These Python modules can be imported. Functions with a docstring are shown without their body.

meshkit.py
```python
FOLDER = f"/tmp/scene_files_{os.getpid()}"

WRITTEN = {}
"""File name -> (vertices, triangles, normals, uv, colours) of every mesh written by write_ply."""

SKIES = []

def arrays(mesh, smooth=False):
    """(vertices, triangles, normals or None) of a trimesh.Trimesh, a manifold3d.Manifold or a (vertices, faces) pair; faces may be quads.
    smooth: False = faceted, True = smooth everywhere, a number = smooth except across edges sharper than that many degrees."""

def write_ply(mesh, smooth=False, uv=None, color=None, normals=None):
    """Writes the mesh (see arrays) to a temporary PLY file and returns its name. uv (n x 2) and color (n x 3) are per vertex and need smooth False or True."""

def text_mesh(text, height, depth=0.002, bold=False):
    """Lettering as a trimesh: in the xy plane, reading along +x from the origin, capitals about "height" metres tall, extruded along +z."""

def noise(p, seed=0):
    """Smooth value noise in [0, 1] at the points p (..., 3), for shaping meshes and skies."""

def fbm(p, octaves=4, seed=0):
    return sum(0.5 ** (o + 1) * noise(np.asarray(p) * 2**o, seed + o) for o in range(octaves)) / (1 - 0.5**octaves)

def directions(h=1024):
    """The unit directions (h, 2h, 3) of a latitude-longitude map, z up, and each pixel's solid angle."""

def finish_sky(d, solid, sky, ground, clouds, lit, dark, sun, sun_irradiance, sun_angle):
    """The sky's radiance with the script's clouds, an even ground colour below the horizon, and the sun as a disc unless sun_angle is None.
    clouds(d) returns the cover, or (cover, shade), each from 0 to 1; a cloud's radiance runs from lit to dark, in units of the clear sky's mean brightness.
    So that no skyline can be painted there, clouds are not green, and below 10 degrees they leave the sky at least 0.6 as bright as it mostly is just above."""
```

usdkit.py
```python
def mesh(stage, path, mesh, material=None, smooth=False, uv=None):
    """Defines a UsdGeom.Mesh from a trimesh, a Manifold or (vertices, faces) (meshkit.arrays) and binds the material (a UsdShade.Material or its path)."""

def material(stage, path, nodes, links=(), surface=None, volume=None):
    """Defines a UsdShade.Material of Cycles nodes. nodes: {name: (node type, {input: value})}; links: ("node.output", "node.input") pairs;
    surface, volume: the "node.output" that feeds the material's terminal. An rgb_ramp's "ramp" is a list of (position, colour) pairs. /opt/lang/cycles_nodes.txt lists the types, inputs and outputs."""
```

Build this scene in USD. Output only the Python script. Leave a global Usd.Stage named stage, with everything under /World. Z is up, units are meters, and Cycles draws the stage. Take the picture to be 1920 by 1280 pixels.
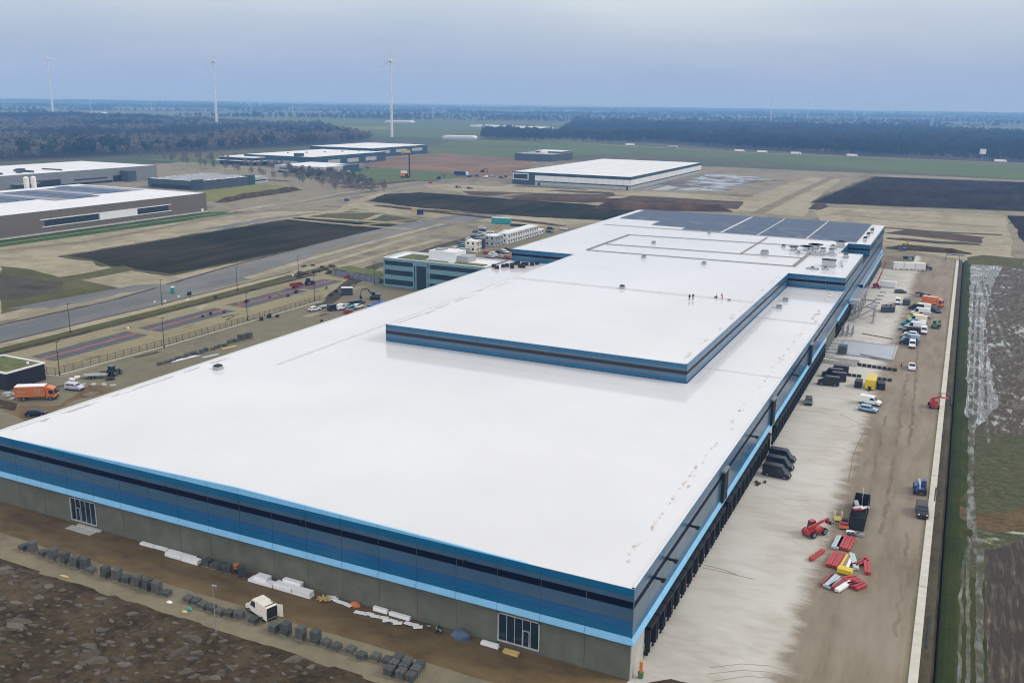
import math, random
import numpy as np, trimesh, shapely, shapely.affinity, usdkit, meshkit
from shapely.geometry import Polygon, MultiPolygon, box as sbox
from shapely.ops import unary_union
from pxr import Usd, UsdGeom, UsdLux, UsdShade, Gf, Sdf, Vt

stage = Usd.Stage.CreateInMemory()
UsdGeom.SetStageUpAxis(stage, 'Z'); UsdGeom.SetStageMetersPerUnit(stage, 1.0)
W = UsdGeom.Xform.Define(stage, '/World')
stage.SetDefaultPrim(W.GetPrim())
UsdGeom.Scope.Define(stage, '/World/Looks')
R = random.Random(7); NR = np.random.RandomState(7)
PI = math.pi

# ------------------------------------------------------------------ camera
FPX, PITCH, ROLL, YAW = 1749.64, 0.2528, 0.01420, -0.44410
CAM = np.array([31.0226, -101.8586, 71.9888])
_cp, _sp = math.cos(PITCH), math.sin(PITCH)
FW = np.array([math.sin(YAW)*_cp, math.cos(YAW)*_cp, -_sp])
_r0 = np.array([math.cos(YAW), -math.sin(YAW), 0]); _u0 = np.cross(_r0, FW)
RT = _r0*math.cos(ROLL)+_u0*math.sin(ROLL); UP = -_r0*math.sin(ROLL)+_u0*math.cos(ROLL)
cam = UsdGeom.Camera.Define(stage, '/World/camera')
cam.CreateHorizontalApertureAttr(36.0); cam.CreateVerticalApertureAttr(36*682/1024)
cam.CreateFocalLengthAttr(FPX/1920*36); cam.CreateClippingRangeAttr(Gf.Vec2f(1, 100000))
cam.AddTransformOp().Set(Gf.Matrix4d(*RT, 0, *UP, 0, *(-FW), 0, *CAM, 1))
cam.CreateExposureAttr(0.0)

def at(u, v, z=0.0):
    """the point of the level z that the photograph (1920 wide) shows at u, v"""
    d = FW+RT*(u-960)/FPX-UP*(v-640)/FPX
    return CAM+d*((z-CAM[2])/d[2])
def ats(*q, z=0.0): return [tuple(at(u, v, z)[:2]) for u, v in q]

# ------------------------------------------------------------------ sky, sun, air
SUN_AZ, SUN_EL = math.radians(70), math.radians(36)      # azimuth from +y towards +x
SKY_STRENGTH, SUN_I, SUN_ANGLE = 0.1, 0.4, 14
SKYC = (10.2, 10.2, 10.2)
sky = UsdLux.DomeLight.Define(stage, '/World/sky')
skym = usdkit.material(stage, '/World/Looks/sky_air', {
    'tc': ('texture_coordinate', {}),
    'sky': ('sky_texture', {'sky_type': 'single_scattering', 'sun_disc': False, 'sun_elevation': SUN_EL, 'sun_rotation': SUN_AZ, 'aerosol_density': 2.0}),
    'map': ('mapping', {'scale': (1.2, 1.2, 7.0)}),
    'no': ('noise_texture', {'scale': 1.6, 'detail': 5.0, 'roughness': 0.55}),
    'rp': ('rgb_ramp', {'ramp': [(0.3, (0.80, 0.85, 0.92)), (0.5, (.98, .98, 1.0)), (0.7, (1.14, 1.11, 1.06))]}),
    'cl': ('mix', {'mix_type': 'multiply', 'fac': 1.0, 'color2': SKYC}),
    'sep': ('separate_xyz', {}),
    'el': ('map_range', {'from_min': 0.0, 'from_max': 1.0, 'to_min': 0.0, 'to_max': 1.0, 'clamp': True}),
    'gr': ('rgb_ramp', {'ramp': [(0.0, (.44, .51, .77)), (0.03, (.44, .53, .70)), (0.055, (.465, .56, .68)), (0.085, (.60, .69, .77)), (0.10, (.67, .755, .81)), (0.3, (.94, .96, .98)), (1.0, (1.23, 1.21, 1.17))]}),
    'cg': ('mix', {'mix_type': 'multiply', 'fac': 1.0}),
    'mx': ('mix', {'fac': 0.88}),
    'bg': ('background_shader', {'strength': SKY_STRENGTH})},
    [('tc.generated', 'map.vector'), ('map.vector', 'no.vector'), ('no.fac', 'rp.fac'), ('rp.color', 'cl.color1'),
     ('tc.generated', 'sep.vector'), ('sep.z', 'el.value'), ('el.result', 'gr.fac'), ('cl.color', 'cg.color1'), ('gr.color', 'cg.color2'),
     ('sky.color', 'mx.color1'), ('cg.color', 'mx.color2'), ('mx.color', 'bg.color')], surface='bg.background')
UsdShade.MaterialBindingAPI.Apply(sky.GetPrim()).Bind(skym)
sky.GetPrim().SetCustomDataByKey('kind', 'structure')
sun = UsdLux.DistantLight.Define(stage, '/World/sun')
sun.CreateIntensityAttr(SUN_I); sun.CreateAngleAttr(SUN_ANGLE); sun.CreateColorAttr(Gf.Vec3f(1, .96, .9)); sun.GetPrim().CreateAttribute('inputs:normalize', Sdf.ValueTypeNames.Bool).Set(True)
sd = np.array([math.sin(SUN_AZ)*math.cos(SUN_EL), math.cos(SUN_AZ)*math.cos(SUN_EL), math.sin(SUN_EL)])
sx = np.cross([0, 0, 1], sd); sx /= np.linalg.norm(sx); sy = np.cross(sd, sx)
sun.AddTransformOp().Set(Gf.Matrix4d(*sx, 0, *sy, 0, *sd, 0, 0, 0, 0, 1))

# ------------------------------------------------------------------ helpers
used = {}
def numbered(parent, name):
    k = (parent, name); n = used.get(k, 0); used[k] = n+1
    return name if n == 0 else '%s_%03d' % (name, n)
def lin(c): return tuple(((x/255)/12.92 if x/255 <= .04045 else ((x/255+.055)/1.055)**2.4) for x in c)
MATS = {}
def M(name, c, rough=.7, var=.12, scale=.6, c2=None, spec=.4, metal=0.0, bump=0.0, bscale=None, detail=4, stretch=None, coord='geo'):
    """a procedural surface: two tones of one colour through noise"""
    if name in MATS: return MATS[name]
    c = np.array(c, float); a = c*(1-var); b = c*(1+var) if c2 is None else np.array(c2, float)
    src = 'geo.position' if coord == 'geo' else 'geo.object'
    nodes = {'geo': ('geometry', {}) if coord == 'geo' else ('texture_coordinate', {}), 'map': ('mapping', {'scale': stretch or (1, 1, 1)}),
             'no': ('noise_texture', {'scale': scale, 'detail': float(detail), 'roughness': .6}),
             'rp': ('rgb_ramp', {'ramp': [(.32, a), (.68, b)]}),
             'p': ('principled_bsdf', {'roughness': rough, 'specular_ior_level': spec, 'metallic': metal})}
    links = [(src, 'map.vector'), ('map.vector', 'no.vector'), ('no.fac', 'rp.fac'), ('rp.color', 'p.base_color')]
    if bump:
        nodes['nb'] = ('noise_texture', {'scale': bscale or scale*3, 'detail': 6.0, 'roughness': .65}); nodes['bp'] = ('bump', {'strength': 1.0, 'distance': bump})
        links += [('map.vector', 'nb.vector'), ('nb.fac', 'bp.height'), ('bp.normal', 'p.normal')]
    MATS[name] = usdkit.material(stage, '/World/Looks/'+name, nodes, links, surface='p.BSDF')
    return MATS[name]
def M2(name, stops, scale, rough=.85, big=None, bump=0.0, stretch=(1, 1, 1), rot=0.0, wet=None, detail=6, mixw=.5, spec=None, distortion=0.0):
    spec = (.3 if wet else .1) if spec is None else spec
    """ground: a ramp over the sum of a fine and a broad noise; wet = (from, to) turns the low end of the noise into standing water"""
    if name in MATS: return MATS[name]
    nodes = {'geo': ('geometry', {}), 'map': ('mapping', {'scale': stretch, 'rotation': (0, 0, rot)}),
             'n1': ('noise_texture', {'scale': scale, 'detail': float(detail), 'roughness': .65, 'distortion': distortion}),
             'n2': ('noise_texture', {'scale': big or scale*.08, 'detail': 3.0, 'roughness': .55}),
             'm': ('mix_float', {'fac': mixw}), 'rp': ('rgb_ramp', {'ramp': stops}),
             'p': ('principled_bsdf', {'roughness': rough, 'specular_ior_level': spec})}
    links = [('geo.position', 'map.vector'), ('map.vector', 'n1.vector'), ('geo.position', 'n2.vector'), ('n1.fac', 'm.a'), ('n2.fac', 'm.b'), ('m.result', 'rp.fac'), ('rp.color', 'p.base_color')]
    if bump:
        nodes['bp'] = ('bump', {'strength': 1.0, 'distance': bump}); links += [('n1.fac', 'bp.height'), ('bp.normal', 'p.normal')]
    if wet:
        nodes['w'] = ('map_range', {'range_type': 'smoothstep', 'from_min': wet[0], 'from_max': wet[1], 'to_min': .06, 'to_max': rough, 'clamp': True})
        links += [('m.result', 'w.value'), ('w.result', 'p.roughness')]
    MATS[name] = usdkit.material(stage, '/World/Looks/'+name, nodes, links, surface='p.BSDF')
    return MATS[name]

class MB:
    """collects boxes, bars, tubes and prisms into one mesh"""
    def __init__(s): s.v = []; s.f = []; s.n = 0
    def add(s, v, f):
        v = np.asarray(v, float); f = np.asarray(f, int)
        s.v.append(v); s.f.append(f+s.n); s.n += len(v); return s
    BF = [[0, 2, 1], [0, 3, 2], [4, 5, 6], [4, 6, 7], [0, 1, 5], [0, 5, 4], [1, 2, 6], [1, 6, 5], [2, 3, 7], [2, 7, 6], [3, 0, 4], [3, 4, 7]]
    def box(s, x0, x1, y0, y1, z0, z1):
        return s.add([[x0, y0, z0], [x1, y0, z0], [x1, y1, z0], [x0, y1, z0], [x0, y0, z1], [x1, y0, z1], [x1, y1, z1], [x0, y1, z1]], s.BF)
    def frus(s, a, b):
        """a, b: (x0,x1,y0,y1,z) lower and upper rectangles"""
        q = lambda r: [[r[0], r[2], r[4]], [r[1], r[2], r[4]], [r[1], r[3], r[4]], [r[0], r[3], r[4]]]
        return s.add(q(a)+q(b), s.BF)
    def obox(s, c, sz, yaw=0, pitch=0):
        x, y, z = np.array(sz)/2
        v = np.array([[-x, -y, -z], [x, -y, -z], [x, y, -z], [-x, y, -z], [-x, -y, z], [x, -y, z], [x, y, z], [-x, y, z]])
        if pitch: v = v@np.array([[math.cos(pitch), 0, math.sin(pitch)], [0, 1, 0], [-math.sin(pitch), 0, math.cos(pitch)]])
        m = np.array([[math.cos(yaw), math.sin(yaw), 0], [-math.sin(yaw), math.cos(yaw), 0], [0, 0, 1]])
        return s.add(v@m+np.array(c), s.BF)
    def bar(s, p, q, w, h=None, n=4):
        p, q = np.array(p, float), np.array(q, float); d = q-p; L = np.linalg.norm(d); d /= L
        a = np.cross(d, [0, 0, 1]) if abs(d[2]) < .95 else np.cross(d, [0, 1, 0]); a /= np.linalg.norm(a); b = np.cross(d, a)
        return s.tube(p, q, w/2, w/2 if h is None else h/2, n, (a, b))
    def tube(s, p, q, r0, r1=None, n=8, ab=None, taper=None):
        p, q = np.array(p, float), np.array(q, float); d = q-p; d /= np.linalg.norm(d)
        if ab is None:
            a = np.cross(d, [0, 0, 1]) if abs(d[2]) < .95 else np.cross(d, [0, 1, 0]); a /= np.linalg.norm(a); b = np.cross(d, a)
            r1 = r0 if r1 is None else r1; e0 = (r0, r0); e1 = (r1, r1); off = 0
        else: a, b = ab; e0 = e1 = (r0*1.414, r1*1.414); off = PI/n
        t = np.arange(n)*2*PI/n+off
        ring = lambda c, e: [c+a*math.cos(x)*e[0]+b*math.sin(x)*e[1] for x in t]
        v = ring(p, e0)+ring(q, e1)+[p, q]; f = []
        for i in range(n):
            j = (i+1) % n; f += [[i, n+i, j], [j, n+i, n+j], [2*n, i, j], [2*n+1, n+j, n+i]]
        return s.add(v, f)
    def cyl(s, x, y, z0, z1, r, r1=None, n=10): return s.tube((x, y, z0), (x, y, z1), r, r1, n)
    def prism(s, pts, z0, z1):
        po = Polygon(pts) if not hasattr(pts, 'geom_type') else pts
        m = trimesh.creation.extrude_polygon(po, z1-z0); m.apply_translation([0, 0, z0]); return s.add(m.vertices, m.faces)
    def profile(s, pts, y0, y1, inset=None):
        """a side profile in x,z stretched from y0 to y1; inset(z) narrows it"""
        po = Polygon(pts); v, f = trimesh.creation.triangulate_polygon(po); n = len(v); ins = inset or (lambda z: 0)
        a = np.array([[x, y0+ins(z), z] for x, z in v]); b = np.array([[x, y1-ins(z), z] for x, z in v])
        ar = np.cross(a[f[0][1]]-a[f[0][0]], a[f[0][2]]-a[f[0][0]])[1]
        fa = f if ar < 0 else f[:, ::-1]
        s.add(np.vstack([a, b]), np.vstack([fa, fa[:, ::-1]+n]))
        P = list(po.exterior.coords)[:-1]; k = len(P)
        if not po.exterior.is_ccw: P = P[::-1]
        va = [[x, y0+ins(z), z] for x, z in P]+[[x, y1-ins(z), z] for x, z in P]; ff = []
        for i in range(k):
            j = (i+1) % k; ff += [[i, j, k+j], [i, k+j, k+i]]
        return s.add(va, ff)
    def sheet(s, po, z=0.0):
        po = Polygon(po).buffer(0) if not hasattr(po, 'geom_type') else po
        for g in (po.geoms if hasattr(po, 'geoms') else [po]):
            if g.geom_type != 'Polygon' or g.area < 1e-6: continue
            v, f = trimesh.creation.triangulate_polygon(g)
            e = np.cross(v[f[:, 1]]-v[f[:, 0]], v[f[:, 2]]-v[f[:, 0]]); f = np.where(e[:, None] < 0, f[:, ::-1], f)
            s.add(np.column_stack([v, np.full(len(v), z)]), f)
        return s
    def rot(s, yaw, c=(0, 0)):
        m = np.array([[math.cos(yaw), math.sin(yaw), 0], [-math.sin(yaw), math.cos(yaw), 0], [0, 0, 1]])
        s.v = [(v-[c[0], c[1], 0])@m+[c[0], c[1], 0] for v in s.v]; return s
    def get(s): return np.vstack(s.v), np.vstack(s.f)

def P_(o): return str(o.GetPath()) if o is not None else '/World'
def mesh(name, mb, m, parent=None, smooth=False, label=None):
    base = P_(parent); path = base+'/'+numbered(base, name)
    p = usdkit.mesh(stage, path, mb.get() if isinstance(mb, MB) else mb, MATS[m] if isinstance(m, str) else m, smooth).GetPrim()
    if label: p.SetCustomDataByKey('label', label)
    return p
def tag(p, label=None, cat=None, group=None, kind=None):
    for k, x in (('label', label), ('category', cat), ('group', group), ('kind', kind)):
        if x: p.SetCustomDataByKey(k, x)
    return p
def struct(name, mb, m, parent=None): return tag(mesh(name, mb, m, parent), kind='structure')
def thing(name, label, cat, loc=(0, 0, 0), rz=0.0, group=None):
    x = UsdGeom.Xform.Define(stage, '/World/'+numbered('/World', name))
    x.AddTranslateOp().Set(Gf.Vec3d(*[float(t) for t in loc])); x.AddRotateZOp().Set(math.degrees(rz))
    return tag(x.GetPrim(), label, cat, group)
def dup(proto, label, loc, rz=0.0, group=None, name=None, cat=None):
    was = proto.GetCustomData()
    nm = name or proto.GetName().rstrip('0123456789').rstrip('_')
    r = thing(nm, label, cat or was['category'], loc, rz, group or was.get('group'))
    r.GetReferences().AddInternalReference(proto.GetPath()); r.SetInstanceable(True)
    return r
PROTO = {}
def put(key, build, name, label, cat, loc, rz=0.0, group=None):
    """first use of a key builds the thing with its parts, later uses refer to it"""
    if key in PROTO: return dup(PROTO[key], label, loc, rz, group, name, cat)
    t = thing(name, label, cat, loc, rz, group); build(t); PROTO[key] = t; return t
ORD = 'first second third fourth fifth sixth seventh eighth ninth tenth eleventh twelfth thirteenth fourteenth fifteenth sixteenth seventeenth eighteenth nineteenth twentieth twenty-first twenty-second twenty-third twenty-fourth twenty-fifth twenty-sixth twenty-seventh twenty-eighth twenty-ninth thirtieth thirty-first thirty-second thirty-third thirty-fourth thirty-fifth thirty-sixth thirty-seventh thirty-eighth thirty-ninth fortieth'.split()

#@@MATERIALS
# ------------------------------------------------------------------ materials
M('roof_white', (.628, .638, .655), .09, .075, .016, spec=.5, detail=5)
M('roof_dirt', (.42, .36, .30), .8, .35, 1.2)
M('roof_seam', (.55, .55, .55), .6, .1, 1)
M('teal_blue', (.002, .090, .195), .26, .08, .3, spec=.6)
M('violet_blue', (.010, .080, .205), .26, .10, .25, spec=.6)
M('slate_blue', (.034, .080, .136), .22, .12, .15, spec=.85)
M('light_blue', (.21, .49, .74), .4, .06, .3)
M('window_black', (.002, .003, .010), .5, .2, .3, spec=.06)
M('core_dark', (.015, .017, .02), .7, .1, 1)
M('joint_grey', (.25, .28, .30), .6, .1, 1)
M('concrete_wall', (.110, .115, .084), .85, .18, .35, bump=.01, detail=6)
M('concrete_light', (.42, .41, .38), .85, .12, .5)
M('rubber', (.006, .006, .007), .7, .2, 1)
M('black_metal', (.008, .008, .009), .5, .2, 1)
M('grey_metal', (.28, .29, .30), .45, .1, 1, metal=.3)
M('galv', (.42, .44, .45), .5, .12, 1.2, metal=.4)
M('dark_glass', (.006, .014, .022), .1, .2, .5, spec=.6)
M('white_paint', (.78, .78, .76), .4, .04, 1)

#@@GROUND
# ------------------------------------------------------------------ ground
M2('farland', [(.30, (.045, .062, .035)), (.42, (.06, .085, .04)), (.5, (.10, .095, .06)), (.58, (.05, .075, .035)), (.70, (.115, .10, .075))], .012, big=.0011, stretch=(1, .35, 1), rot=.5, mixw=.6)
R0 = 15500
circ = Polygon([(CAM[0]+R0*math.cos(t), CAM[1]+R0*math.sin(t)) for t in np.linspace(0, 2*PI, 97)[:-1]])
near = sbox(-760, -260, 330, 1000)
struct('ground', MB().sheet(circ.difference(near), -.3), 'farland')
ditch_cut = sbox(33.35, -255, 37.6, 396)
M2('site_soil', [(.3, (0.075, 0.065, 0.041)), (.42, (0.151, 0.133, 0.089)), (.52, (0.232, 0.212, 0.152)), (.62, (0.189, 0.167, 0.112)), (.75, (0.113, 0.101, 0.055))], .07, big=.011, bump=.05, mixw=.45)
struct('site_ground', MB().sheet(near.difference(ditch_cut), -.08), 'site_soil')
def rough(po, amp=.6, step=3.0, seed=0):
    """the outline of a patch of ground, frayed"""
    po = Polygon(po) if not hasattr(po, 'geom_type') else po
    po = po.buffer(0)
    if po.geom_type != 'Polygon': po = max(po.geoms, key=lambda g: g.area)
    c = np.array(po.segmentize(step).exterior.coords)[:-1]
    n = lambda s: meshkit.fbm(np.column_stack([c/(step*3), np.full(len(c), s+seed*7.3)]), 3, seed)-.5
    q = Polygon(c+np.column_stack([n(1), n(40)])*amp*2.6).buffer(0)
    return q if q.geom_type == 'Polygon' else max(q.geoms, key=lambda g: g.area)
LAYER = [0]
def ground(name, po, m, z, amp=0, step=3.0, seed=0):
    LAYER[0] += 1; z = -.066+.0003*LAYER[0] if z > -.1 else z
    po = Polygon(po).buffer(0) if not hasattr(po, 'geom_type') else po
    if amp: po = rough(po, amp, step, seed)
    return struct(name, MB().sheet(po.difference(ditch_cut), z), m)
# tones of the bare site
M2('sand_pale', [(.3, (0.159, 0.138, 0.087)), (.44, (0.250, 0.223, 0.147)), (.56, (0.332, 0.299, 0.208)), (.66, (0.284, 0.250, 0.173)), (.78, (0.183, 0.162, 0.106))], .11, big=.02, bump=.04, mixw=.45)
M2('sand_road', [(.32, (0.114, 0.085, 0.048)), (.45, (0.171, 0.129, 0.077)), (.6, (0.200, 0.161, 0.100)), (.75, (0.172, 0.155, 0.109))], .16, big=.05, stretch=(1, .16, 1), rough=.85, spec=.12)
M2('mud_brown', [(.34, (0.078, 0.054, 0.024)), (.5, (0.139, 0.097, 0.045)), (.66, (0.183, 0.136, 0.066))], .35, big=.05, rough=.85, stretch=(.5, 1, 1), spec=.12, bump=.02)
M2('gravel_grey', [(.3, (0.128, 0.116, 0.077)), (.5, (0.191, 0.169, 0.112)), (.7, (0.245, 0.207, 0.129))], .5, big=.07, bump=.02)
M2('clay_dark', [(.3, (0.020, 0.013, 0.006)), (.44, (0.046, 0.033, 0.017)), (.56, (0.078, 0.058, 0.032)), (.7, (0.107, 0.084, 0.048))], .7, big=.13, bump=.3, mixw=.5, distortion=.4, spec=.05)
M2('concrete_yard', [(.30, (0.267, 0.214, 0.145)), (.40, (0.363, 0.326, 0.257)), (.50, (0.449, 0.428, 0.369)), (.58, (0.487, 0.476, 0.434)), (.72, (0.518, 0.486, 0.422))], .22, big=.035, stretch=(.5, 1, 1), rough=.6, spec=.4, mixw=.5, distortion=.5)
M2('pavers_left', [(.3, (0.121, 0.106, 0.065)), (.5, (0.165, 0.151, 0.100)), (.7, (0.200, 0.185, 0.122))], .2, big=.03, rough=.75)
M2('pavers_park', [(.3, (0.184, 0.160, 0.094)), (.5, (0.240, 0.214, 0.127)), (.7, (0.280, 0.255, 0.158))], .2, big=.03)
M2('asphalt_road', [(.3, (0.055, 0.060, 0.061)), (.45, (0.089, 0.093, 0.091)), (.6, (0.156, 0.153, 0.134)), (.75, (0.193, 0.187, 0.157))], .05, big=.02, stretch=(1, .2, 1), rough=.6, wet=(.3, .44))
M2('dark_field', [(.3, (0.014, 0.014, 0.007)), (.44, (0.025, 0.026, 0.013)), (.56, (0.041, 0.037, 0.021)), (.66, (0.061, 0.053, 0.032))], .09, big=.02, stretch=(1.2, .16, 1), spec=0.0, rough=1.0, mixw=.45)
M2('grass_olive', [(.3, (0.043, 0.047, 0.013)), (.5, (0.074, 0.074, 0.020)), (.7, (0.117, 0.104, 0.036))], .25, big=.03, bump=.1)
M2('grass_green', [(.3, (0.023, 0.049, 0.010)), (.5, (0.041, 0.081, 0.015)), (.7, (0.068, 0.109, 0.025))], .4, big=.05, bump=.1)
M2('grass_lime', [(.3, (.10, .12, .03)), (.5, (.16, .17, .04)), (.7, (.20, .19, .06))], .1, big=.02)
M2('meadow', [(.3, (.058, .086, .030)), (.5, (.085, .122, .040)), (.7, (.115, .135, .05))], .03, big=.006, stretch=(.3, 1, 1))
M2('earth_red', [(.3, (0.108, 0.071, 0.041)), (.5, (0.166, 0.114, 0.068)), (.62, (0.225, 0.143, 0.071)), (.75, (0.178, 0.162, 0.121))], .04, big=.012, bump=.2)
M2('earth_brown', [(.3, (0.038, 0.027, 0.018)), (.5, (0.072, 0.049, 0.030)), (.65, (0.119, 0.075, 0.044)), (.8, (0.082, 0.073, 0.053))], .09, big=.03, bump=.3)
M2('plough_dark', [(.3, (0.015, 0.013, 0.010)), (.45, (0.027, 0.022, 0.018)), (.57, (0.042, 0.035, 0.027)), (.7, (0.063, 0.052, 0.039))], .16, big=.015, stretch=(1, .08, 1), spec=0.0, rough=1.0, mixw=.45)
M2('verge_dirt', [(.3, (0.033, 0.028, 0.016)), (.5, (0.063, 0.055, 0.032)), (.7, (0.095, 0.085, 0.051))], 1.1, big=.1, bump=.15)
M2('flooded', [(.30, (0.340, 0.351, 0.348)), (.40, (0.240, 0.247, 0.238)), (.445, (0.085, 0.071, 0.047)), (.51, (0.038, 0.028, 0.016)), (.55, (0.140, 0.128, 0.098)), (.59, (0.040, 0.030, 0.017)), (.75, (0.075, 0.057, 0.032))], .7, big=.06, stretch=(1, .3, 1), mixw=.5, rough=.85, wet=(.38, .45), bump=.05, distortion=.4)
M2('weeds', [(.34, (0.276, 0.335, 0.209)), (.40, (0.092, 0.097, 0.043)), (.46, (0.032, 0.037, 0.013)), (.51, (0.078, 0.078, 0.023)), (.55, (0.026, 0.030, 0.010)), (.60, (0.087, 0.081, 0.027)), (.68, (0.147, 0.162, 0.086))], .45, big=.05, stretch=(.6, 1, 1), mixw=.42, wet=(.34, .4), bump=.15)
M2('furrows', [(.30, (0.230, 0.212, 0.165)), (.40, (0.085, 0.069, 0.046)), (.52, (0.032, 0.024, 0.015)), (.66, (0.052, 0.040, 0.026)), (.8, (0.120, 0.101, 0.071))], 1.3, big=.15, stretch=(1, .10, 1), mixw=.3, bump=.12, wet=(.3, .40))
M2('water_strip', [(.36, (0.156, 0.164, 0.144)), (.46, (0.101, 0.101, 0.076)), (.54, (0.058, 0.058, 0.032)), (.7, (0.031, 0.035, 0.014))], .7, big=.2, stretch=(1, .3, 1), rough=.7, wet=(.4, .52), mixw=.4)
M2('pond_water', [(.4, (.10, .12, .13)), (.50, (.12, .13, .13)), (.56, (.11, .09, .06)), (.75, (.14, .11, .075))], .035, big=.012, rough=.85, wet=(.46, .56), mixw=.4)
M('red_line', (.22, .085, .075), .8, .15, .4); M('bay_dark', (.058, .062, .07), .75, .2, .3); M('kerb_concrete', (.50, .48, .42), .8, .1, .6)
M('water_dark', (.006, .006, .003), .9, .2, .3, spec=0.0); M('white_line', (.7, .7, .68), .7, .1, .5)
# front of the hall
ground('access_track', sbox(-240, -8.6, 6, .05), 'mud_brown', -.034)
ground('gravel_strip', sbox(-240, -16, 20, -8.2), 'gravel_grey', -.024, .5, 2.5, 1)
def clay_field():
    xs, ys_ = np.arange(-170, 40.1, .7), np.arange(-90, -14.0, .7); gx, gy = np.meshgrid(xs, ys_); p = np.column_stack([gx.ravel(), gy.ravel(), np.zeros(gx.size)])
    edge = np.clip((-14.4-p[:, 1]+1.0*(meshkit.fbm(p/[2.5, 9, 1], 3, 71)-.5))/2.0, 0, 1)
    z = (.95*meshkit.fbm(p/7.0, 4, 72)**1.5+.55*np.abs(meshkit.fbm(p/[2.2, 2.2, 1], 3, 73)-.5)-.25)*edge-.1*(1-edge); z = np.where(edge <= 0, -.12, z)
    z = np.where(edge > .02, np.maximum(z+.14*edge, -.045), z); p[:, 2] = z; nx = len(xs); i = np.arange(nx*(len(ys_)-1)).reshape(-1, nx)[:, :-1].ravel()
    return p, np.vstack([np.column_stack([i, i+1, i+nx+1]), np.column_stack([i, i+nx+1, i+nx])])
CLAY = clay_field()
def clay_z(x, y): i = int(round((y+90)/.7))*len(np.arange(-170, 40.1, .7))+int(round((x+170)/.7)); return CLAY[0][i][2]
struct('soil_field', CLAY, 'clay_dark')
ground('soil_field_edge', sbox(-240, -260, -165, -14.4), 'clay_dark', 0)
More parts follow.
